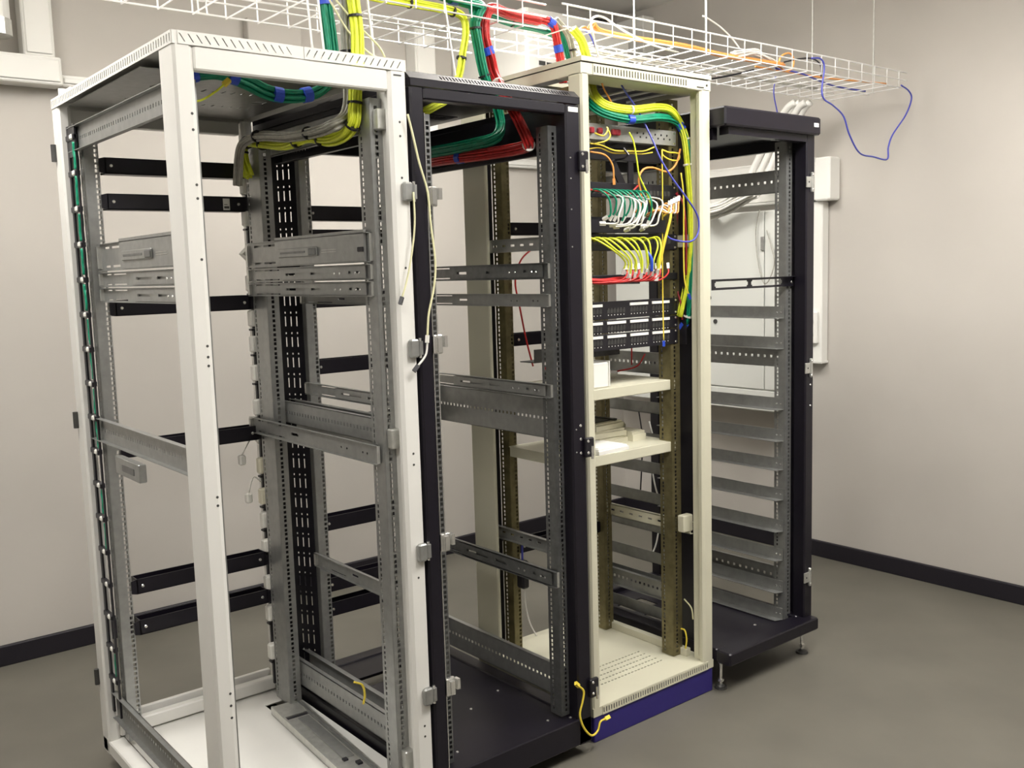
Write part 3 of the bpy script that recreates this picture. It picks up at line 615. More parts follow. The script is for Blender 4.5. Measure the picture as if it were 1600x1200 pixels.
# ================================================================== cables
PATH = {
 'r1_green': [(0.446, 0.14, 2.311), (0.454, 0.14, 2.234), (0.462, 0.14, 2.156), (0.466, 0.14, 2.093), (0.458, 0.14, 2.041), (0.419, 0.14, 2.004), (0.356, 0.14, 1.987), (0.287, 0.14, 1.989), (0.229, 0.14, 2.009), (0.166, 0.14, 2.024), (0.118, 0.14, 2.019), (0.082, 0.14, 2.008)] ,
 'r1_gray': [(0.503, 0.14, 2.32), (0.512, 0.14, 2.242), (0.512, 0.14, 2.146), (0.514, 0.14, 2.05), (0.515, 0.14, 1.993), (0.501, 0.14, 1.951), (0.46, 0.133, 1.924), (0.46, 0.227, 1.919), (0.46, 0.396, 1.926), (0.46, 0.559, 1.948), (0.46, 0.657, 1.949), (0.46, 0.717, 1.923), (0.46, 0.751, 1.821)] ,
 'r1_yellow': [(0.508, 0.1, 2.311), (0.513, 0.1, 2.234), (0.52, 0.1, 2.155), (0.517, 0.1, 2.075), (0.508, 0.1, 2.01), (0.504, 0.1, 1.962), (0.5, 0.104, 1.926), (0.5, 0.153, 1.902), (0.5, 0.244, 1.9), (0.5, 0.359, 1.922), (0.5, 0.5, 1.916), (0.5, 0.67, 1.941), (0.5, 0.746, 1.954), (0.5, 0.791, 1.944), (0.5, 0.792, 1.905), (0.5, 0.761, 1.852)] ,
 'r2_yellow': [(0.495, 0.3, 2.351), (0.65, 0.3, 2.319), (0.82, 0.3, 2.315), (0.933, 0.3, 2.314), (1.003, 0.3, 2.304), (1.018, 0.3, 2.259), (1.003, 0.3, 2.191), (0.986, 0.3, 2.127), (0.952, 0.3, 2.064), (0.892, 0.3, 2.029), (0.816, 0.3, 1.993)] ,
 'r2_green': [(0.823, 0.3, 2.369), (0.935, 0.3, 2.355), (1.017, 0.3, 2.349), (1.083, 0.3, 2.343), (1.072, 0.3, 2.319), (1.058, 0.3, 2.283), (1.068, 0.3, 2.218), (1.087, 0.3, 2.137), (1.129, 0.3, 2.06), (1.147, 0.3, 1.993)] ,
 'r2_green2': [(1.1, 0.241, 1.982), (1.1, 0.269, 1.946), (1.1, 0.385, 1.941), (1.1, 0.526, 1.941), (1.1, 0.697, 1.945)] ,
 'r2_red': [(1.316, 0.3, 2.333), (1.204, 0.3, 2.333), (1.128, 0.3, 2.342), (1.096, 0.3, 2.311), (1.091, 0.3, 2.249), (1.109, 0.3, 2.194), (1.125, 0.3, 2.141), (1.094, 0.22, 2.074), (1.077, 0.15, 2.005), (1.097, 0.12, 1.928)] ,
 'r2_red2': [(1.12, 0.06, 1.906), (1.12, 0.155, 1.905), (1.12, 0.346, 1.905), (1.12, 0.556, 1.912), (1.12, 0.729, 1.914)] ,
 'r3_red': [(1.178, 0.3, 2.337), (1.338, 0.3, 2.337), (1.376, 0.3, 2.324), (1.389, 0.3, 2.286), (1.406, 0.3, 2.217), (1.415, 0.3, 2.146)] ,
 'r3_green_tray': [(1.086, 0.36, 2.349), (1.226, 0.36, 2.331), (1.389, 0.36, 2.322), (1.451, 0.36, 2.309)] ,
 'r3_gray': [(1.388, 0.3, 2.346), (1.426, 0.3, 2.321), (1.456, 0.3, 2.278), (1.469, 0.3, 2.213), (1.473, 0.3, 2.162)] ,
 'r3_green_top': [(1.416, 0.32, 2.334), (1.438, 0.32, 2.296), (1.459, 0.32, 2.236), (1.469, 0.32, 2.175)] ,
 'r3_yellow': [(1.371, 0.2, 2.293), (1.406, 0.2, 2.264), (1.427, 0.2, 2.221), (1.446, 0.2, 2.163), (1.45, 0.2, 2.123), (1.418, 0.15, 2.078), (1.436, 0.12, 2.047), (1.539, 0.115, 2.042), (1.661, 0.115, 2.06), (1.727, 0.115, 2.057), (1.8, 0.139, 2.028), (1.81, 0.12, 1.972), (1.81, 0.109, 1.895), (1.815, 0.103, 1.787), (1.815, 0.099, 1.677), (1.815, 0.103, 1.568), (1.815, 0.124, 1.457), (1.8, 0.141, 1.357)] ,
 'r3_green': [(1.365, 0.17, 2.1), (1.392, 0.17, 2.072), (1.413, 0.12, 2.025), (1.523, 0.1, 2.009), (1.66, 0.1, 2.025), (1.785, 0.138, 2.026), (1.815, 0.124, 1.984), (1.82, 0.106, 1.917), (1.82, 0.096, 1.808), (1.82, 0.091, 1.742)] ,
 'r3_bundle_low': [(1.82, 0.094, 1.721), (1.82, 0.095, 1.611), (1.82, 0.102, 1.479), (1.82, 0.112, 1.39), (1.82, 0.136, 1.333), (1.82, 0.187, 1.286)] ,
 'r3_orange': [(1.405, 0.12, 2.158), (1.421, 0.12, 2.107), (1.443, 0.12, 2.079), (1.479, 0.12, 2.042), (1.544, 0.12, 2.021)] ,
 'r3_orange2': [(1.378, 0.14, 1.904), (1.444, 0.14, 1.897), (1.478, 0.14, 1.866), (1.483, 0.14, 1.822)] ,
 'r3_orange3': [(1.798, 0.13, 1.934), (1.774, 0.13, 1.881), (1.728, 0.13, 1.855), (1.658, 0.13, 1.865), (1.612, 0.13, 1.857), (1.589, 0.13, 1.825), (1.598, 0.13, 1.783), (1.6, 0.13, 1.745), (1.572, 0.13, 1.715)] ,
 'r3_yellowwire': [(1.537, 0.12, 1.972), (1.557, 0.12, 1.942), (1.571, 0.12, 1.885), (1.582, 0.12, 1.834), (1.615, 0.12, 1.783), (1.648, 0.12, 1.716)] ,
 'r3_blue': [(1.469, 0.11, 2.15), (1.506, 0.11, 2.103), (1.564, 0.11, 2.048), (1.593, 0.11, 2.013), (1.606, 0.08, 1.944), (1.62, 0.06, 1.885), (1.652, 0.04, 1.823), (1.698, 0.02, 1.76), (1.749, 0.02, 1.709), (1.762, 0.02, 1.668), (1.748, 0.02, 1.63), (1.718, 0.03, 1.614), (1.683, 0.07, 1.624), (1.685, 0.1, 1.642)] ,
 'r3_ywire2': [(1.693, 0.12, 1.923), (1.694, 0.12, 1.785), (1.69, 0.12, 1.57), (1.69, 0.12, 1.396), (1.692, 0.12, 1.279)] ,
 'r3_ywire3': [(1.754, 0.09, 1.848), (1.766, 0.09, 1.763), (1.764, 0.09, 1.568), (1.769, 0.09, 1.48), (1.789, 0.09, 1.436)] ,
 'r3_redwire': [(1.79, 0.21, 1.795), (1.79, 0.148, 1.785), (1.79, 0.111, 1.743), (1.79, 0.101, 1.634), (1.79, 0.102, 1.502)] ,
 'r3_darkred': [(1.8, 0.148, 1.79), (1.8, 0.153, 1.614), (1.8, 0.158, 1.48), (1.8, 0.135, 1.402), (1.8, 0.13, 1.346)] ,
 'r3_loop': [(1.704, 0.13, 1.927), (1.739, 0.13, 1.92), (1.788, 0.13, 1.918), (1.788, 0.13, 1.897), (1.748, 0.13, 1.895), (1.71, 0.13, 1.908), (1.704, 0.13, 1.927)] ,
 'r3_yscribble': [(1.37, 0.13, 1.928), (1.42, 0.13, 1.925), (1.478, 0.13, 1.912), (1.552, 0.13, 1.914), (1.613, 0.13, 1.917), (1.666, 0.13, 1.933)] ,
 'r3_redlong': [(1.356, 0.12, 1.783), (1.421, 0.12, 1.777), (1.47, 0.12, 1.766), (1.523, 0.12, 1.768), (1.575, 0.12, 1.802)] ,
 'tray_blue': [(2.673, 0.2, 2.347), (2.735, 0.2, 2.351), (2.762, 0.2, 2.321), (2.746, 0.2, 2.231), (2.764, 0.2, 2.194), (2.829, 0.2, 2.174), (2.905, 0.2, 2.136), (2.95, 0.2, 2.065), (3.03, 0.2, 1.993), (3.141, 0.2, 1.982), (3.251, 0.2, 1.977), (3.26, 0.2, 2.03), (3.296, 0.2, 2.088), (3.401, 0.2, 2.179), (3.449, 0.2, 2.253), (3.425, 0.2, 2.287), (3.359, 0.2, 2.306)] ,
 'tray_black': [(2.63, 0.3, 2.345), (2.74, 0.3, 2.37), (2.831, 0.3, 2.38), (2.887, 0.3, 2.36), (2.892, 0.3, 2.313)] ,
 'tray_blue2': [(2.852, 0.5, 2.343), (2.838, 0.5, 2.273), (2.866, 0.5, 2.186)] ,
 'tray_orange': [(1.526, 0.32, 2.317), (1.55, 0.32, 2.341), (1.586, 0.32, 2.324), (1.741, 0.32, 2.32), (2.01, 0.32, 2.325), (2.23, 0.32, 2.317), (2.467, 0.32, 2.319), (2.615, 0.32, 2.322)] ,
 'tray_orange2': [(2.521, 0.36, 2.326), (2.737, 0.36, 2.328), (3.017, 0.36, 2.33), (3.295, 0.36, 2.343), (3.513, 0.36, 2.353)] ,
 'tray_ring': [(2.591, 0.3, 2.331), (2.612, 0.3, 2.366), (2.664, 0.3, 2.384), (2.695, 0.3, 2.365), (2.687, 0.3, 2.328), (2.643, 0.3, 2.311), (2.595, 0.3, 2.324)] ,
 'tray_ring0': [(1.513, 0.3, 2.305), (1.492, 0.3, 2.319), (1.513, 0.3, 2.338), (1.552, 0.3, 2.331), (1.56, 0.3, 2.315)] ,
 'tray_blue0': [(1.474, 0.28, 2.323), (1.517, 0.28, 2.314), (1.54, 0.28, 2.284), (1.56, 0.28, 2.251)] ,
 'tray_white1': [(1.521, 0.24, 2.233), (1.502, 0.24, 2.288), (1.491, 0.24, 2.337), (1.509, 0.24, 2.358), (1.554, 0.24, 2.36), (1.644, 0.24, 2.33), (1.785, 0.24, 2.301), (1.919, 0.24, 2.29)] ,
 'tray_white2': [(2.125, 0.3, 2.457), (2.154, 0.3, 2.452), (2.225, 0.3, 2.431), (2.29, 0.3, 2.401), (2.341, 0.3, 2.367)] ,
 'earth1': [(0.069, 0.09, 1.954), (0.079, 0.09, 1.944), (0.099, 0.09, 1.95), (0.131, 0.09, 1.971), (0.151, 0.09, 1.988)] ,
 'hang_cable': [(0.587, -0.02, 1.938), (0.6, -0.02, 1.888), (0.617, -0.02, 1.817), (0.639, -0.02, 1.744), (0.645, -0.02, 1.662), (0.655, -0.02, 1.562), (0.647, -0.02, 1.496), (0.628, -0.02, 1.429), (0.621, -0.02, 1.371)] ,
 'hang_cable_b': [(0.595, -0.02, 1.743), (0.595, -0.02, 1.662), (0.581, -0.02, 1.58), (0.563, -0.02, 1.515), (0.547, -0.02, 1.474)] ,
 'hang_tail': [(0.62, -0.02, 1.354), (0.613, -0.02, 1.321), (0.587, -0.02, 1.294)] ,
 'earth_low': [(1.139, 0.0, 0.248), (1.16, 0.0, 0.224), (1.154, 0.0, 0.191), (1.142, 0.0, 0.153), (1.157, 0.0, 0.106), (1.189, 0.0, 0.069), (1.217, 0.0, 0.075), (1.229, 0.0, 0.101), (1.252, 0.0, 0.104)] ,
 'earth_r2l': [(0.528, 0.3, 0.343), (0.555, 0.3, 0.326), (0.562, 0.3, 0.294), (0.556, 0.3, 0.266)] ,
 'earth_r3': [(1.8, 0.155, 0.213), (1.8, 0.131, 0.213), (1.8, 0.122, 0.179), (1.8, 0.131, 0.132)] ,
 'earth_r3b': [(1.8, 0.132, 0.331), (1.8, 0.099, 0.306), (1.8, 0.091, 0.265)] ,
 'r3back_red': [(1.457, 0.5, 1.623), (1.381, 0.5, 1.574), (1.35, 0.5, 1.497), (1.367, 0.5, 1.407), (1.392, 0.5, 1.292), (1.421, 0.5, 1.193)] ,
 'r3in_red': [(1.772, 0.35, 1.241), (1.771, 0.35, 1.177)] ,
 'r3in_red2': [(1.843, 0.35, 1.212), (1.798, 0.35, 1.17), (1.697, 0.35, 1.16)] ,
 'rodsA': [[(0.393, 0.12, 2.251), (0.402, 0.12, 2.104)], [(0.423, 0.12, 2.256), (0.434, 0.12, 2.105)], [(0.567, 0.12, 2.278), (0.581, 0.12, 2.105)], [(0.872, 0.2, 2.309), (0.903, 0.2, 2.102)]] ,
 'strayA': [(0.446, 0.1, 2.224), (0.497, 0.1, 2.153), (0.561, 0.1, 2.104), (0.609, 0.1, 2.098)] ,
 'strayB': [(0.465, 0.1, 2.226), (0.517, 0.1, 2.179), (0.581, 0.1, 2.131), (0.603, 0.1, 2.101)] ,
 'conduits': [[(3.25, 0.966, 1.927), (3.25, 0.915, 2.011), (3.25, 0.824, 2.147), (3.25, 0.728, 2.265), (3.25, 0.678, 2.294)], [(3.27, 0.927, 1.925), (3.27, 0.88, 2.009), (3.27, 0.797, 2.145), (3.27, 0.71, 2.264), (3.27, 0.663, 2.293)], [(3.25, 0.858, 1.918), (3.25, 0.816, 2.001), (3.25, 0.742, 2.137), (3.25, 0.664, 2.256), (3.25, 0.621, 2.285)], [(3.27, 0.819, 1.916), (3.27, 0.782, 1.999), (3.27, 0.716, 2.135), (3.27, 0.645, 2.255), (3.27, 0.607, 2.285)]] ,
 'mess': [[(3.2, 0.851, 1.885), (3.2, 0.928, 1.86), (3.2, 1.028, 1.819), (3.2, 1.143, 1.791)], [(3.2, 0.851, 1.876), (3.2, 0.928, 1.85), (3.2, 1.028, 1.813), (3.2, 1.143, 1.791)], [(3.2, 0.851, 1.866), (3.2, 0.928, 1.841), (3.2, 1.028, 1.806), (3.2, 1.143, 1.791)]] ,
 'manhook1': [(0.505, 0.9, 0.966), (0.494, 0.9, 0.948), (0.489, 0.9, 0.932)] ,
 'cab_wire': [(3.28, 0.903, 1.803), (3.28, 0.926, 1.702), (3.28, 0.918, 1.573), (3.28, 0.891, 1.46), (3.28, 0.868, 1.434), (3.28, 0.841, 1.459), (3.28, 0.814, 1.538), (3.28, 0.833, 1.618), (3.28, 0.86, 1.699)] ,
 'r1lvelcro': [(0.1, 0.9, 1.943), (0.116, 0.9, 1.963)] ,
}
def cable(name, pts, r, m, label, cat='cable', group=None, k=6, plugs=(), n=6):
    P = smooth(pts, k)
    if plugs:
        t = thing(name, label, cat, tuple(P[-1]), group)
        part('jacket', B().tube(P, r, n), m, t, flat=False)
        for which, pm in plugs:
            a, b_ = (P[0], P[1]) if which == 0 else (P[-1], P[-2])
            d = (a-b_).normalized(); u = d.orthogonal().normalized()
            part('plug', B().obox(a + d*.008, (d, u, d.cross(u)), (.010, .0058, .0045)), pm, t)
        return t
    return solo(name, B().tube(P, r, n), m, label, cat, group, False)
def bundle(pts, R, r, count, m, label, k=6, ties=(), tape=(), name='cable_bundle', tie_m=BLACKP, seed=1, group=None):
    rnd = random.Random(seed); P = smooth(pts, k); F = frames(P); N = len(P)
    t = thing(name, label, 'cable bundle', tuple(P[0]), group)
    b = B()
    for c in range(count):
        rho = R*math.sqrt((c+.5)/count) - r*.3; th = c*2.39996; tw = rnd.uniform(-.5,.5); ph = rnd.uniform(0,6.28); am = rnd.uniform(.03,.14)*R
        q = []
        for i, (p, (u, v)) in enumerate(zip(P, F)):
            s = i/max(1, N-1); a = th + tw*s*2
            rr = rho + am*math.sin(ph + s*14)
            q.append(p + (u*math.cos(a) + v*math.sin(a))*rr)
        b.tube(q, r, 5)
    part('strands', b, m, t, flat=False)
    for f in ties:
        i = min(N-2, max(1, int(f*(N-1)))); d = (P[i+1]-P[i-1]).normalized()
        part('cable_tie', B().cyl(P[i]-d*.003, P[i]+d*.003, R+r*.75, 14), tie_m, t)
    for f in tape:
        i = min(N-2, max(1, int(f*(N-1)))); d = (P[i+1]-P[i-1]).normalized()
        part('tape_band', B().cyl(P[i]-d*.012, P[i]+d*.012, R+r*.7, 14), BLUET, t)
    return t
G = PATH
bundle(G['r1_green'], .016, .0042, 16, GREEN, 'green cable bundle dropping into the white rack roof and running left', ties=(.3,), tape=(.10,.50,.62,.78,.97), seed=2)
bundle(G['r1_gray'], .015, .0042, 14, GREYC, 'grey cable bundle dropping into white rack beside the yellow bundle', ties=(.2,.62,.78), seed=3)
bundle(G['r1_yellow'], .017, .0042, 18, YEL, 'yellow cable bundle bending along the right top of white rack', ties=(.10,.32,.42,.56,.64,.73,.82,.90), seed=4)
bundle(G['r2_yellow'], .013, .0038, 14, YEL, 'yellow cable bundle from the tray into the near black rack', ties=(.2,.35,.62), seed=5)
bundle(G['r2_green'] + G['r2_green2'][1:], .017, .0042, 18, GREEN, 'green cable bundle from the tray into the near black rack', ties=(.40,.55), tape=(.12,), seed=6)
bundle(G['r2_red'] + G['r2_red2'][1:], .017, .0042, 18, REDC, 'red cable bundle from the tray into the near black rack', ties=(.5,.75), tape=(.36,.9), seed=7, tie_m=WHTC)
bundle(G['r3_red'], .013, .0038, 14, REDC, 'red cable bundle bending down behind the cream rack roof edge', tape=(.30,.72), seed=8)
bundle(G['r3_green_tray'], .011, .0038, 10, GREEN, 'green cables lying in the tray under the red bundle', ties=(.4,), seed=9)
bundle(G['r3_gray'], .010, .0034, 8, GREYC, 'grey cable loop bending down over the cream rack roof', ties=(.6,), seed=10)
bundle(G['r3_green_top'], .009, .0036, 6, GREEN, 'short green cables dropping into the cream rack roof', tape=(.9,), seed=11)
bundle(G['r3_yellow'], .014, .0038, 16, YEL, 'yellow cable bundle sweeping down the right side of cream rack', ties=(.42,.72), seed=12, tie_m=WHTC)
bundle(G['r3_green'], .012, .0038, 14, GREEN, 'green cable bundle under the yellow one at cream rack top', tape=(.34,.62), ties=(.72,), seed=13, tie_m=WHTC)
bundle(G['r3_bundle_low'], .013, .0040, 10, GREEN, 'green cable bundle curling behind the patch panels of cream rack', tape=(.86,), ties=(.7,), seed=14, tie_m=WHTC)
cable('cable', G['r3_orange'], .0032, ORNG, 'orange cable crossing the yellow bundle at cream rack top')
cable('cable', G['r3_orange2'], .0032, ORNG, 'short orange cable hooking down at the left, cream rack', plugs=((1,ORNG),))
cable('cable', G['r3_orange3'], .0038, ORNG, 'thick orange cable curving in an S in the cream rack')
cable('cable', G['r3_yellowwire'], .0030, YEL, 'yellow green wire hanging from the silver socket unit')
cable('cable', G['r3_blue'], .0032, BLUEC, 'dark blue cable hanging across the cream rack and looping right')
cable('cable', G['r3_ywire2'], .0024, YELW, 'thin yellow wire hanging over the three patch panels', plugs=((1,BLUET),))
cable('cable', G['r3_ywire3'], .0028, YELW, 'thin yellow wire hanging beside the right cream post', plugs=((1,BLUET),))
cable('cable', G['r3_redwire'], .0036, REDD, 'dark red wire bending down beside the yellow bundle')
cable('cable', G['r3_darkred'], .0034, REDD, 'dark red wire hanging behind right end of patch panels')
cable('cable', G['r3_loop'], .0028, YELW, 'small yellow wire loop beside the right gold rail')
cable('cable', G['r3_yscribble'], .0026, YELW, 'wavy yellow wire under the silver socket unit')
cable('cable', [(x, y+.008, z-.012+.006*math.sin(x*90)) for x, y, z in G['r3_yscribble']], .0022, YELW, 'second wavy yellow wire under the silver socket unit')
cable('cable', G['r3_redlong'], .0030, REDC, 'red wire sagging across the green cords')
cable('cable', G['r3back_red'], .0032, REDC, 'orange red wire hanging behind the near black rack slide rails')
cable('cable', G['r3in_red'], .0030, REDC, 'short red wire hanging below the lowest patch panel')
cable('cable', G['r3in_red2'], .0030, REDC, 'red wire lying behind the white box on the upper shelf')
cable('cable', [(1.38,.12,1.96),(1.40,.10,1.95),(1.42,.10,1.97),(1.435,.12,1.98),(1.44,.11,1.955),(1.41,.10,1.935),(1.375,.12,1.925)], .0026, YELW, 'yellow wire loop hanging from the red plugs')
# patch cords
rnd = random.Random(21)
for k in range(13):
    x0 = 1.335 + k*.026 + rnd.uniform(-.004,.004); x1 = 1.475 + k*.0135 + rnd.uniform(-.005,.005)
    if k > 9: x0 = 1.60 + (k-9)*.012
    y = .095 - .004*(k % 4)
    pts = [(x0,.142,1.622),(x0+.012,y+.01,1.634-rnd.uniform(0,.006)),((x0+x1)/2+rnd.uniform(-.006,.006),y-.015,1.600+rnd.uniform(-.008,.010)),(x1-.006,y-.01,1.556),(x1,y,1.522+rnd.uniform(-.012,.012))]
    cable('network_cable', pts, .0030, YEL, 'yellow patch cord arching from its panel in cream rack, %s from left' % ORDX[k], 'patch cord', 'yellow patch cords', 4, ((1,CLEAR),))
for k in range(10):
    x0 = 1.365 + k*.024 + rnd.uniform(-.004,.004); x1 = 1.405 + k*.021; y = .10
    cable('network_cable', [(x0,.143,1.780),(x0+.008,y,1.782),(x1+rnd.uniform(-.008,.008),y-.02,1.755),(x1+.006,y-.015,1.715+rnd.uniform(-.01,.01)),(x1+rnd.uniform(-.008,.004),y-.005,1.690+rnd.uniform(-.012,.012))], .0032, GREEN, 'green patch cord looping from its panel in cream rack, %s from left' % ORDX[k], 'patch cord', 'green patch cords', 4, ((1,CLEAR),))
for k in range(7):
    x0 = 1.43 + k*.034 + rnd.uniform(-.010,.010); y = .075 + rnd.uniform(-.02,.01); dz = rnd.uniform(-.012,.012)
    cable('network_cable', [(x0,.142,1.77),(x0+.012,y,1.750+dz),(x0+rnd.uniform(-.012,.012),y-.006,1.70),(x0-.02+dz,y,1.672+dz*.5),(x0-rnd.uniform(.02,.06),y+.02,1.668+dz)], .0030, WHTC, 'white patch cord drooping among the green cords, %s from left' % ORDX[k], 'patch cord', 'white patch cords', 4, ((1,CLEAR),))
for k in range(9):
    x0 = 1.345 + k*.03; x1 = 1.475 + k*.024 + rnd.uniform(-.01,.01); y = .10-.005*(k % 3)
    cable('network_cable', [(x0,.125,1.492+.003*(k % 3)),(x0+.04,y+.01,1.488),(x1-.02,y-.005,1.494),(x1,y-.012,1.512),(x1+.005,y-.008,1.528)], .0028, REDC, 'red patch cord with clear plug on the dark bar, %s from left' % ORDX[k], 'patch cord', 'red patch cords', 4, ((1,CLEAR),))
bundle([(1.31,.125,1.497),(1.40,.118,1.492),(1.50,.12,1.496),(1.60,.122,1.500),(1.68,.125,1.503)], .010, .003, 9, REDC, 'red cable hank lying along the dark bar in cream rack', seed=31)
for k in range(5):
    x0 = 1.60 + k*.012
    cable('network_cable', [(x0,.13,1.70),(x0+.02,.08,1.72+.006*k),(x0+.05,.06,1.71),(x0+.07,.07,1.735+.004*k)], .0030, WHTC if k % 2 else ORNG, 'loose %s cord end near right gold rail, %s from left' % ('white' if k % 2 else 'orange', ORDX[k]), 'patch cord', 'loose cord ends', 4, ((1,CLEAR),))
for k in range(2):
    cable('network_cable', [(1.625+.008*k,.09,1.505),(1.642+.006*k,.075,1.60),(1.665+.004*k,.06,1.70),(1.672,.075,1.712),(1.66,.09,1.70)], .0034, YELW, 'long yellow cord rising steeply past the trough, %s of two' % ('left','right')[k], 'patch cord', 'long yellow cords', 4, ((0,CLEAR),))
cable('cable', [(1.575,.085,1.585),(1.583,.072,1.56),(1.587,.075,1.52)], .006, BLUET, 'short bright blue plug boot among the yellow cords')
# earth wires and hanging leads
cable('earth_wire', G['earth1'], .0026, YEL, 'short green and yellow earth wire at top left of white rack', 'cable', None, 6, ((1,YELW),))
cable('cable', G['hang_cable'], .0030, PALEY, 'pale cable hanging between the white and near black racks', 'cable', None, 6, ((1,WHTC),))
cable('cable', G['hang_cable_b'], .0026, PALEY, 'pale cable with dark tip hanging on the white post', 'cable', None, 6, ((1,BLACKP),))
cable('cable', G['hang_tail'], .0030, WHTC, 'white cable tail with dark tip on the black post', 'cable', None, 6, ((1,BLACKP),))
cable('earth_wire', [(x,y-.012,z) for x,y,z in G['earth_low']], .0034, YELW, 'yellow earth wire looping at foot of the near black rack', 'cable', None, 6, ((0,YELW),(1,YELW)))
cable('earth_wire', G['earth_r2l'], .0034, YELW, 'yellow earth wire bent over the lower right rail of white rack')
cable('earth_wire', G['earth_r3'], .0030, YELW, 'yellow earth wire at bottom right inside the cream rack')
cable('earth_wire', G['earth_r3b'], .0026, PALEY, 'dull earth wire above the bottom right of cream rack')
cable('cable', G['strayA'], .0026, PALEY, 'pale stray cable slanting down to the white rack roof', group=None)
cable('cable', G['strayB'], .0026, PALEY, 'second pale stray cable slanting down behind the yellow bundle')

# ================================================================== wire mesh tray above
def tray(name, x0, x1, y0, y1, z0, h, label, step=.10, r=.0026):
    t = thing(name, label, 'cable tray', ((x0+x1)/2, (y0+y1)/2, z0))
    n = 3
    for k in range(n):
        y = y0 + (y1-y0)*k/(n-1); part('long_wire', B().cyl((x0,y,z0),(x1,y,z0),r,6), WIRE, t)
    for y in (y0, y1):
        for zz_ in (z0+h*.5, z0+h): part('long_wire', B().cyl((x0,y,zz_),(x1,y,zz_),r if zz_ < z0+h*.9 else r*1.25,6), WIRE, t)
    me = None; k = 0; x = x0 + .02
    while x < x1:
        if me is None:
            o = part('cross_wire', B().tube([(x,y0-.003,z0+h),(x,y0-.003,z0-.004),(x,y1+.003,z0-.004),(x,y1+.003,z0+h)], r*.95, 6), WIRE, t); me = o.data; xb = x
        else:
            o = bpy.data.objects.new('cross_wire', me); COL.objects.link(o); o.parent = t; o.location = (x-xb, 0, 0)
        x += step
    return t
tray('wire_tray', -1.5, 1.32, .27, .67, 2.30, .075, 'white wire mesh cable tray above the white and near black racks')
tray('wire_tray', 1.34, 3.43, .215, .585, 2.30, .07, 'white wire mesh cable tray above cream rack, ending at right wall')
cb = thing('tray_clamp', 'white splice clamp on the wire tray above white rack', 'clamp', (.34,.66,2.32))
part('clamp_body', B().bbox(.335,.36,.655,.68,2.335,2.355,.003).tube([(.335,.67,2.34),(.335,.665,2.30),(.36,.665,2.30),(.36,.67,2.34)],.003,6), WIRE, cb)
for k, pr in enumerate(G['rodsA']):
    a, b_ = Vector(pr[0]), Vector(pr[1])
    solo('drop_wire', B().cyl(a, b_, .003, 6), WIRE, 'white drop wire slanting from tray to roof, %s from left' % ORD[k], 'wire', 'drop wires')
# hanging rods
for (x, y, lab) in ((2.04,.215,'thin steel rod hanging beside the stray white cable end'),(3.05,.45,'thin steel rod hanging in front of right wall near tray end'),(2.02,.55,'thin steel rod hanging above the right end of cream rack'),(3.33,.32,'thin steel rod hanging nearest the tray end at the wall'),(-.9,.67,'thin steel rod hanging above the left end of tray')):
    solo('hanging_rod', B().cyl((x,y,2.29),(x,y,ZC),.0035,8), GALVB, lab, 'rod')
# cables lying in the right tray
bundle([(x, y-.03, z+.008) for x, y, z in G['tray_orange']], .009, .0036, 8, ORNG, 'orange cable hank lying along the right wire tray', seed=41)
cable('cable', G['tray_orange2'], .004, ORNG, 'orange cable lying in the far end of right wire tray')
cable('cable', G['tray_ring'], .0038, ORNG, 'orange ring of cable standing up in right tray')
cable('cable', G['tray_ring0'], .0038, ORNG, 'orange cable coil at the left end of right tray')
cable('cable', G['tray_blue0'], .0034, BLUEC, 'blue cable dropping at left end of right tray')
cable('cable', G['tray_white1'], .0036, WHTC, 'white cable arching over the cream rack roof')
cable('cable', G['tray_white2'], .0032, WHTC, 'white cable sticking up from the right tray')
cable('cable', G['tray_blue'], .0036, BLUEC, 'long blue cable hanging in a loop before the right wall', k=8)
cable('cable', G['tray_black'], .0034, BLKC, 'black cable hoop rising from the right tray')
cable('cable', G['tray_blue2'], .0030, BLUEC, 'blue cable hanging from tray behind the far black rack')
cable('cable', [(1.98,.585,2.235),(2.2,.5,2.25),(2.4,.42,2.285),(2.5,.35,2.31)], .004, BLKC, 'black cable slanting under the right wire tray')
cable('cable', [(2.6,.32,2.32),(2.8,.34,2.325),(3.0,.38,2.32),(3.2,.42,2.32),(3.4,.40,2.315)], .004, BLUEC, 'blue cable lying in the right tray near the wall')
bundle([(2.30,.30,2.33),(2.42,.30,2.355),(2.50,.31,2.345),(2.60,.31,2.325)], .020, .0035, 12, WHTC, 'white cable coil heaped in the right tray', seed=42)
bundle([(1.60,.44,2.312),(1.9,.46,2.31),(2.3,.46,2.31),(2.7,.46,2.31),(3.1,.46,2.31)], .010, .0035, 5, GREYC, 'grey cable bed lying along the right tray', seed=43)

# ================================================================== wall fittings
def trunk(name, x0,x1,y0,y1,z0,z1, label, groove=None):
    t = thing(name, label, 'trunking', ((x0+x1)/2,(y0+y1)/2,z0))
    part('duct', B().bbox(x0,x1,y0,y1,z0,z1,.005), TRUNK, t)
    if groove == 'y': part('cover', B().bbox(x0+.01,x1-.01,y0-.006,y0,z0+.012,z1-.012,.003), TRUNK, t)
    if groove == 'x': part('cover', B().bbox(x0-.006,x0,y0+.01,y1-.01,z0+.012,z1-.012,.003), TRUNK, t)
    return t
trunk('cable_trunking', -2.6,.318,2.03,YB,2.315,2.422,'wide white horizontal trunking on back wall, far left','y')
trunk('cable_trunking', .319,1.25,2.06,YB,2.318,2.362,'narrow white trunking continuing right behind the white rack','y')
trunk('cable_trunking', .188,.303,2.05,YB,2.423,ZC,'wide white vertical duct above the left trunking','y')
struct('trim_1', B().bbox(1.135,1.40,2.085,YB+.02,2.37,2.70,.004), WALL)
trunk('cable_trunking', 2.004,2.128,2.04,YB,2.16,2.755,'short white vertical duct behind the wire tray','y')
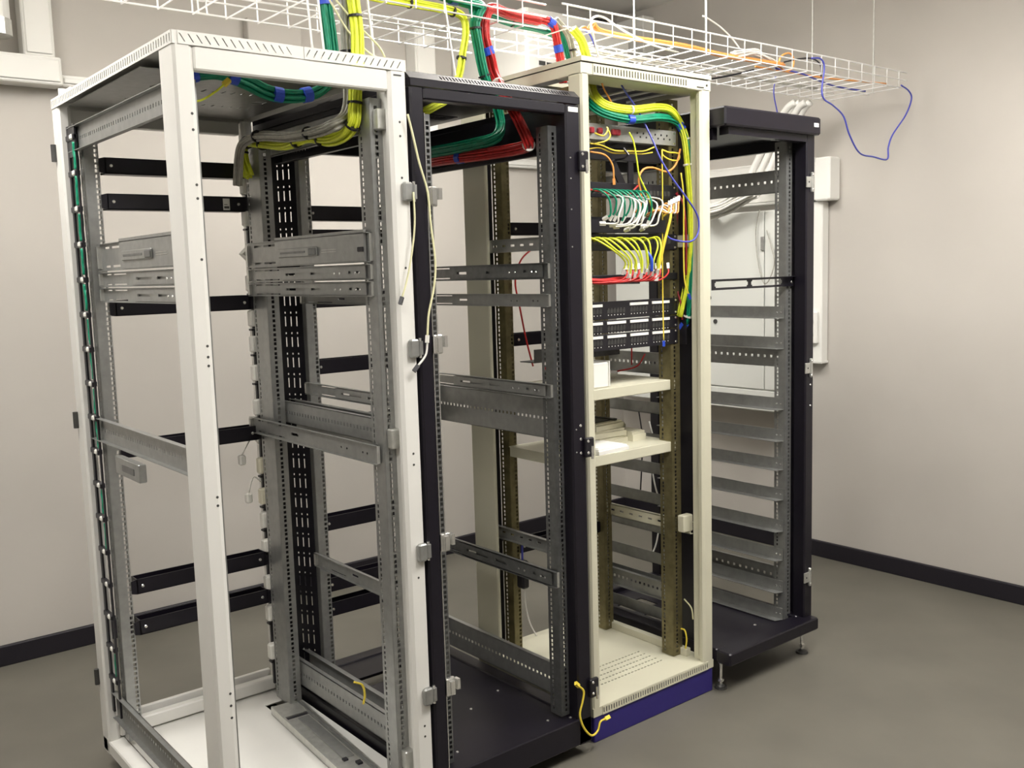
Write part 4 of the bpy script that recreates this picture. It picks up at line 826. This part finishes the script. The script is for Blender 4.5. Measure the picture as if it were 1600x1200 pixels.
trunk('cable_trunking', 2.0,3.42,2.085,YB,2.105,2.152,'white horizontal trunking on back wall behind cream rack','y')
trunk('cable_trunking', 3.45,XR,.705,2.08,1.84,2.05,'white horizontal trunking on right wall above the grey cabinet','x')
t = thing('cable_trunking', 'white junction box and vertical trunking on right wall', 'trunking', (3.49,.69,1.03))
part('junction_box', B().bbox(3.44,XR,.61,.70,1.835,2.045,.008), TRUNK, t)
part('duct', B().bbox(3.475,XR,.672,.775,1.028,1.835,.006), TRUNK, t)
part('end_cap', B().bbox(3.471,XR,.668,.779,1.022,1.034,.002), WHITE, t)
t = thing('wall_socket', 'white double socket beside the vertical trunking', 'socket', (3.46,.72,1.12))
part('plate', B().bbox(3.452,3.475,.684,.765,1.125,1.285,.004), TRUNK, t)
for z in (1.17,1.235):
    s_ = part('socket_face', B().cyl((3.452,.725,z),(3.448,.725,z),.024,16), WHITE, t); part('pin_holes', B().cyl((3.448,.717,z),(3.4474,.717,z),.004,8).cyl((3.448,.733,z),(3.4474,.733,z),.004,8), BLACKP, s_)
t = thing('pipe', 'white round pipe end at the upper left on back wall', 'pipe', (.09,2.0,2.50))
part('tube', B().cyl((.075,2.0,2.52),(.075,2.0,ZC),.062,20), TRUNK, t, flat=True); part('collar', B().cyl((.075,2.0,2.47),(.075,2.0,2.53),.066,20,.066), GALVB, t)
# grey cabinet on the right wall
t = thing('wall_cabinet', 'pale grey metal cabinet on the right wall behind far black rack', 'cabinet', (3.41,1.3,.78))
part('body', B().bbox(3.31,XR,.79,1.95,.775,1.80,.004), CAB, t)
part('door', B().bbox(3.298,3.31,.893,1.945,.89,1.795,.003), CAB, t)
part('door', B().bbox(3.298,3.31,.795,.886,.89,1.795,.003), CAB, t)
part('door', B().bbox(3.298,3.31,.795,1.945,.78,.884,.003), CAB, t)
hd = part('handle', B().bbox(3.288,3.298,.885,.905,1.60,1.67,.002), GALV, t)
for y, z in ((1.24,1.36),(1.20,1.235)): part('lock', B().cyl((3.298,y,z),(3.292,y,z),.012,12), DARKG, t)
part('warning_strip', B().box(3.296,3.298,1.75,1.94,1.44,1.46), BLACKP, t, 'black strip on the door')
cable('cable', G['cab_wire'], .003, GREYC, 'thin grey wire looping down the pale cabinet door')
for k, pth in enumerate(G['conduits']):
    o = cable('conduit', pth, .017, TRUNK, 'white flexible conduit rising to the tray end, %s from left' % ORD[k], 'conduit', 'conduits behind the far black rack', n=10)
for k, pth in enumerate(G['mess']):
    bundle([(x-.03*k, y, z+.012*k) for x, y, z in pth] + [(3.34, 1.27, 1.825)], .026, .0065, 11, WHTC, 'pale cable clump on top of the grey cabinet, %s layer' % ('lower','middle','upper')[k], seed=50+k)
# air conditioner hung high in the back right corner
t = thing('air_conditioner', 'large white air conditioner hung high behind the cream rack', 'air conditioner', (2.65,1.82,2.42))
part('housing', B().bbox(2.289,2.99,1.518,YB,2.42,2.785,.008), TRUNK, t)
part('front_panel', B().bbox(2.295,2.985,1.508,1.518,2.42,2.645,.004), WHITE, t)
part('upper_panel', B().bbox(2.295,2.985,1.508,1.518,2.652,2.78,.004), WHITE, t)
ab = B()
for k in range(3): ab.box(2.33,2.95,1.503,1.509,2.445+k*.022,2.455+k*.022)
part('louvre', ab, SILV, t)
part('emblem', B().box(2.36,2.40,1.505,1.508,2.52,2.54).box(2.41,2.47,1.505,1.508,2.525,2.537), DARKG, t)
solo('column_duct', B().bbox(3.44,XR,1.83,2.05,.90,2.97,.005), TRUNK, 'white boxed duct running up the corner of right wall', 'duct')
t = thing('pipe_bundle', 'dark insulated pipes between the air conditioner and corner duct', 'pipe', (3.2,2.0,2.3))
for k in range(3): part('insulated_pipe', B().tube(smooth([(2.985,1.95-.05*k,2.62+.06*k),(3.16,1.97-.04*k,2.66+.05*k),(3.24+.03*k,2.0,2.80),(3.25+.03*k,2.02,2.96)],5), .020, 10), BLKC, t, flat=False)
part('pipe_bracket', B().bbox(3.15,3.34,2.03,YB,2.83,2.86,.003), GALV, t)
for pth, rr, mm, lab in (([(2.30,.76,.86),(2.31,.75,.80),(2.33,.75,.74)],.004,WHTC,'white cable hanging inside the rear of far black rack, upper'),
                         ([(2.32,.77,.66),(2.335,.76,.56),(2.35,.75,.50)],.004,WHTC,'white cable hanging inside the rear of far black rack, lower'),
                         ([(2.24,.77,.94),(2.26,.765,.80),(2.255,.765,.68),(2.25,.77,.56)],.0035,BLKC,'black cable hanging inside the rear of far black rack'),
                         ([(2.33,.74,.36),(2.31,.74,.30),(2.28,.75,.24)],.004,WHTC,'short white cable low at the rear of far black rack')):
    cable('cable', pth, rr, mm, lab)
# dark fan and transformer glimpsed behind the racks
t = thing('small_fan', 'small dark round unit on rail behind the near black rack', 'fan', (1.43,.42,1.14))
part('body', B().cyl((1.43,.42,1.15),(1.43,.42,1.185),.026,16,.022), DARKG, t); part('cap', B().cyl((1.43,.42,1.185),(1.43,.42,1.195),.018,14), REDC, t)
t = thing('power_adapter', 'black power adapter hanging inside the rear left of cream rack', 'adapter', (1.33,.50,.38))
part('case', B().bbox(1.315,1.345,.46,.50,.40,.50,.005), BLACKP, t); part('lead', B().tube(smooth([(1.33,.48,.56),(1.33,.48,.50)],3),.004,6), BLUEC, t); part('cord', B().tube(smooth([(1.33,.475,.40),(1.332,.47,.33),(1.34,.46,.27),(1.36,.45,.22)],4),.003,6), WHTC, t)
t = thing('trunking_lid', 'white trunking lid lying across the back of white rack roof', 'lid', (.16,.93,2.076))
part('sheet', B().bbox(.02,.30,.86,.985,2.076,2.079,.001), TRUNK, t)
part('rim', B().box(.02,.30,.983,.986,2.079,2.11), TRUNK, t)
part('end_rim', B().box(.02,.024,.86,.983,2.079,2.095), TRUNK, t)
